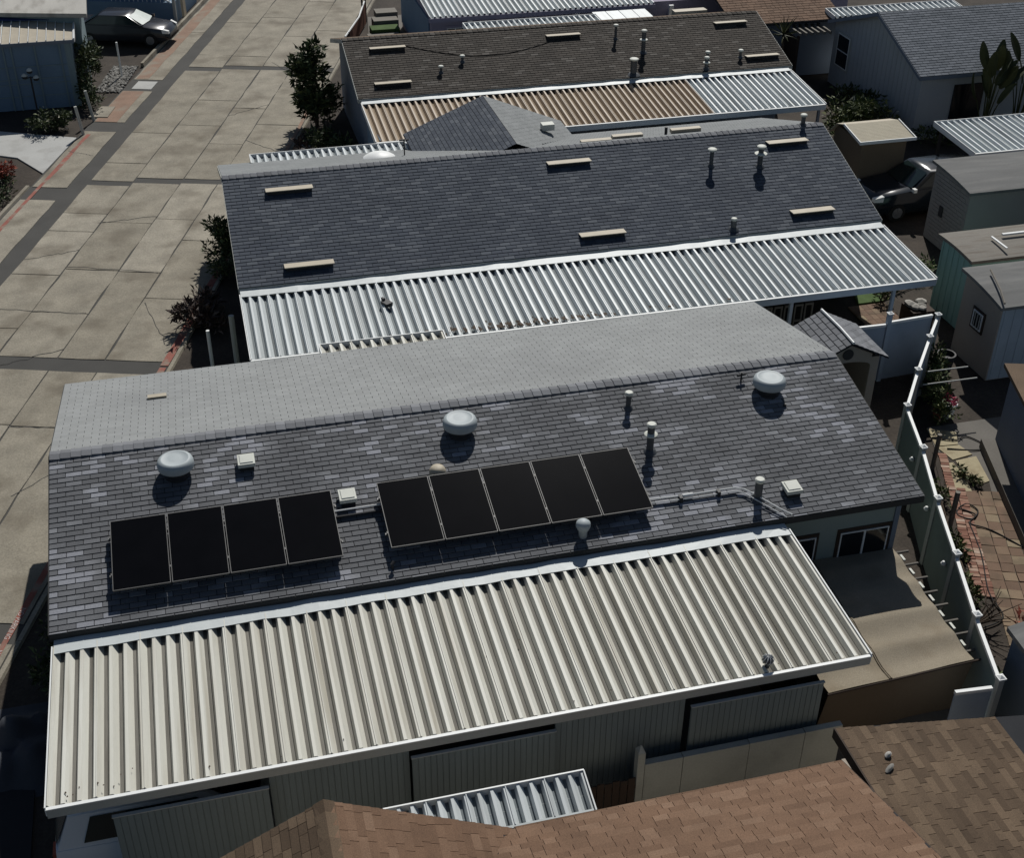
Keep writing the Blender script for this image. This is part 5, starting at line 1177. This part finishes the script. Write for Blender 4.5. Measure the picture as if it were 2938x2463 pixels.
# patio behind the second home
g = G(); g.prism([(21.9,7.1),(23.2,7.1),(23.4,8.3),(22.3,8.3)], -.05, 0.0); patio = struct('brick_patio', g, 'soil')
for i in range(6):
    for k in range(4): link('paver', pme, patio, (22.12+i*.2*1.0, 7.25+k*.3, 0), (0,0,.0)).scale = (.66,1,1)
g = G(); g.prism([(22.4,8.4),(23.3,8.4),(23.5,9.4),(22.7,9.4)], -.05, 0.03); struct('turf_patch', g, 'turf')
t = thing('planter', 'raised planter filled with pale rocks beside the teal shed', 'planter', (23.4,6.9,0))
g = G(); g.box(23.1,23.8,6.5,7.2,.0,.6); part('box', g, 'dark_wood', t)
rr = random.Random(4)
for i in range(12):
    s = rr.uniform(.1,.18); g = G(); g.lathe([(.001,0),(s,.04),(s*.9,s*.6),(.001,s*.9)], (23.2+rr.random()*.5,6.6+rr.random()*.5,.6), 7); part('rock', g, 'stone', t)
t = thing('chair_frames', 'row of pale wooden chair backs in the shade under the white patio cover', 'chairs', (19.4,7.2,0))
for i in range(5):
    g = G(); x = 18.7+i*.32
    for dx in (0,.22): g.box(x+dx,x+dx+.04,7.2,7.24,0,.95)
    g.box(x,x+.26,7.19,7.25,.9,.96); g.box(x,x+.26,7.19,7.25,.4,.45); part('chair_back', g, 'old_wood', t)
# patio rail by the third home
t = thing('handrail', 'white sloping handrail on dark posts between the road and the third home', 'handrail', (11.6,38,0))
g = G(); g.tube([(10.86,35.97,.9),(11.9,38.6,1.0),(12.5,40.8,1.1)], .04, 6); part('rail', g, 'trim_white', t)
for (x, y, h) in ((11.1,36.5,.95),(12.3,40.2,1.6),(12.6,41.2,1.9)):
    g = G(); g.tube([(x,y,0),(x,y,h)], .045, 6); part('post', g, 'dark_metal', t)
g = G(); g.add([(10.86,35.97,.05),(12.5,40.8,.05),(12.5,40.8,1.0),(10.86,35.97,.82)], [(0,1,2,3)]); g.add([(10.9,35.97,.05),(12.54,40.8,.05),(12.54,40.8,1.0),(10.9,35.97,.82)], [(3,2,1,0)]); part('mesh_panel', g, 'terracotta', t)
t = thing('steps', 'low timber steps topped with turf beside the mauve home', 'steps', (13,38.5,0))
for i, (y, z, m) in enumerate(((37.6,.25,'old_wood'),(38.4,.4,'turf'),(39.3,.55,'old_wood'),(40.1,.7,'old_wood'))):
    g = G(); g.box(12.2+.25*i, 13.7+.1*i, y, y+.78, 0, z); part('step', g, m, t)
# covered heap and small things in the drive
t = thing('covered_heap', 'bulky heap under a dark grey cover in the shade beside the cream patio cover', 'cover', (-.9,-4.0,0))
g = G(); rr = random.Random(6); NN = 22
lumps = [(-1.1,-3.8,.35,.75),(-.75,-4.3,.38,.55),(-1.3,-4.4,.3,.45),(-.7,-3.6,.25,.5)]
def hz(x, y):
    h = max(a_[3]*math.exp(-((x-a_[0])**2+(y-a_[1])**2)/(2*a_[2]**2)) for a_ in lumps)
    return max(.0, h-.06)+.03*math.sin(x*9+y*5)*min(1, h*2)+.02*math.sin(x*17-y*13)*min(1, h*2)
for i in range(NN+1):
    for j in range(NN+1):
        x, y = -1.9+1.7*i/NN, -5.2+2.4*j/NN; g.v.append((x, y, hz(x, y)-.02))
for i in range(NN):
    for j in range(NN):
        k = i*(NN+1)+j; g.f.append((k, k+NN+1, k+NN+2, k+1)); g.mi.append(0)
part('cover', g, 'tarp_grey', t, True)
# siding battens on the shed and house walls, cracks in the road
for i in range(6):
    g = G(); y = 6.35+i*.28; g.box(24.478,24.499,y,y+.03,.02,2.16); part('batten', g, 'wall_teal', s2)
for i in range(12):
    g = G(); x = 23.85+i*.3; g.box(x,x+.03,3.525,3.5375,.02,2.15); part('batten', g, 'wall_pale_blue', s3)
for i in range(20):
    y = 20.8+i*.33
    if y < 27.5:
        g = G(); top = 4.0-abs(y-24.0)*.36-.25; g.box(30.838,30.849,y,y+.02,.02,top); part('batten', g, 'wall_grey', gh)
rr = random.Random(77)
def crack(s0, t0, s1, t1, n, amp, w=.012):
    P = []
    for i in range(n+1):
        q = i/n; P.append((s0+(s1-s0)*q+rr.uniform(-amp,amp), t0+(t1-t0)*q+rr.uniform(-amp,amp)))
    gg = G()
    for a_, b_ in zip(P, P[1:]):
        ds, dt = b_[0]-a_[0], b_[1]-a_[1]; L_ = math.hypot(ds, dt) or 1; ns, nt = -dt/L_*w, ds/L_*w*rr.uniform(.5,1.4)
        gg.add([rd(a_[0]-ns,a_[1]-nt,.0215), rd(a_[0]+ns,a_[1]+nt,.0215), rd(b_[0]+ns,b_[1]+nt,.0215), rd(b_[0]-ns,b_[1]-nt,.0215)], [(3,2,1,0)])
    part('crack', gg, 'asphalt', road)
for a_ in ((12.2,3.3,12.35,6.4),(15.0,1.9,15.2,4.9),(16.4,4.95,15.6,6.45),(6.2,0.1,6.1,3.2),(10.1,3.2,8.95,4.9),(19.2,3.2,18.5,5),(25.2,.1,26.4,1.8),(29,3.2,30.5,1.9),(24.4,7.2,24.8,8.3),(3.2,2.0,5.8,0.2),(1.0,2.3,3.5,3.4),(10.6,.4,13.0,1.75),(33,.5,36,2.9)):
    crack(*a_, n=12, amp=.05)
rr = random.Random(15); g = G()
for i in range(22):
    x = .3+abs(rr.gauss(0,.4)) if i < 10 else rr.uniform(.2,13.6); y = -7.78+abs(rr.gauss(0,.10)) if i < 18 else rr.uniform(-7.8,-4.8)
    z = 2.50+(y+7.88)*.0453+.112; q = rr.uniform(.008,.02); a = rr.uniform(0,6.28)
    g.add([(x+q*math.cos(a+b), y+q*math.sin(a+b)*1.5, z+rr.uniform(0,.01)) for b in (0,1.6,3.1,4.7)], [(0,1,2,3)])
o = link('leaf_litter', g.mesh('leaf_litter', 'bark')); o['kind'] = 'stuff'; o['label'] = 'scattered dead leaves on the cream patio cover'
# ------------------------------------------------------------------ groups for things of a kind
tops = [o for o in SC.objects if o.parent is None and o.get('category')]
for o in tops:
    same = [q for q in tops if q.name.split('.')[0] == o.name.split('.')[0]]
    if len(same) > 1 and not o.get('group'): o['group'] = o.name.split('.')[0].replace('_', ' ')+'s around the homes'
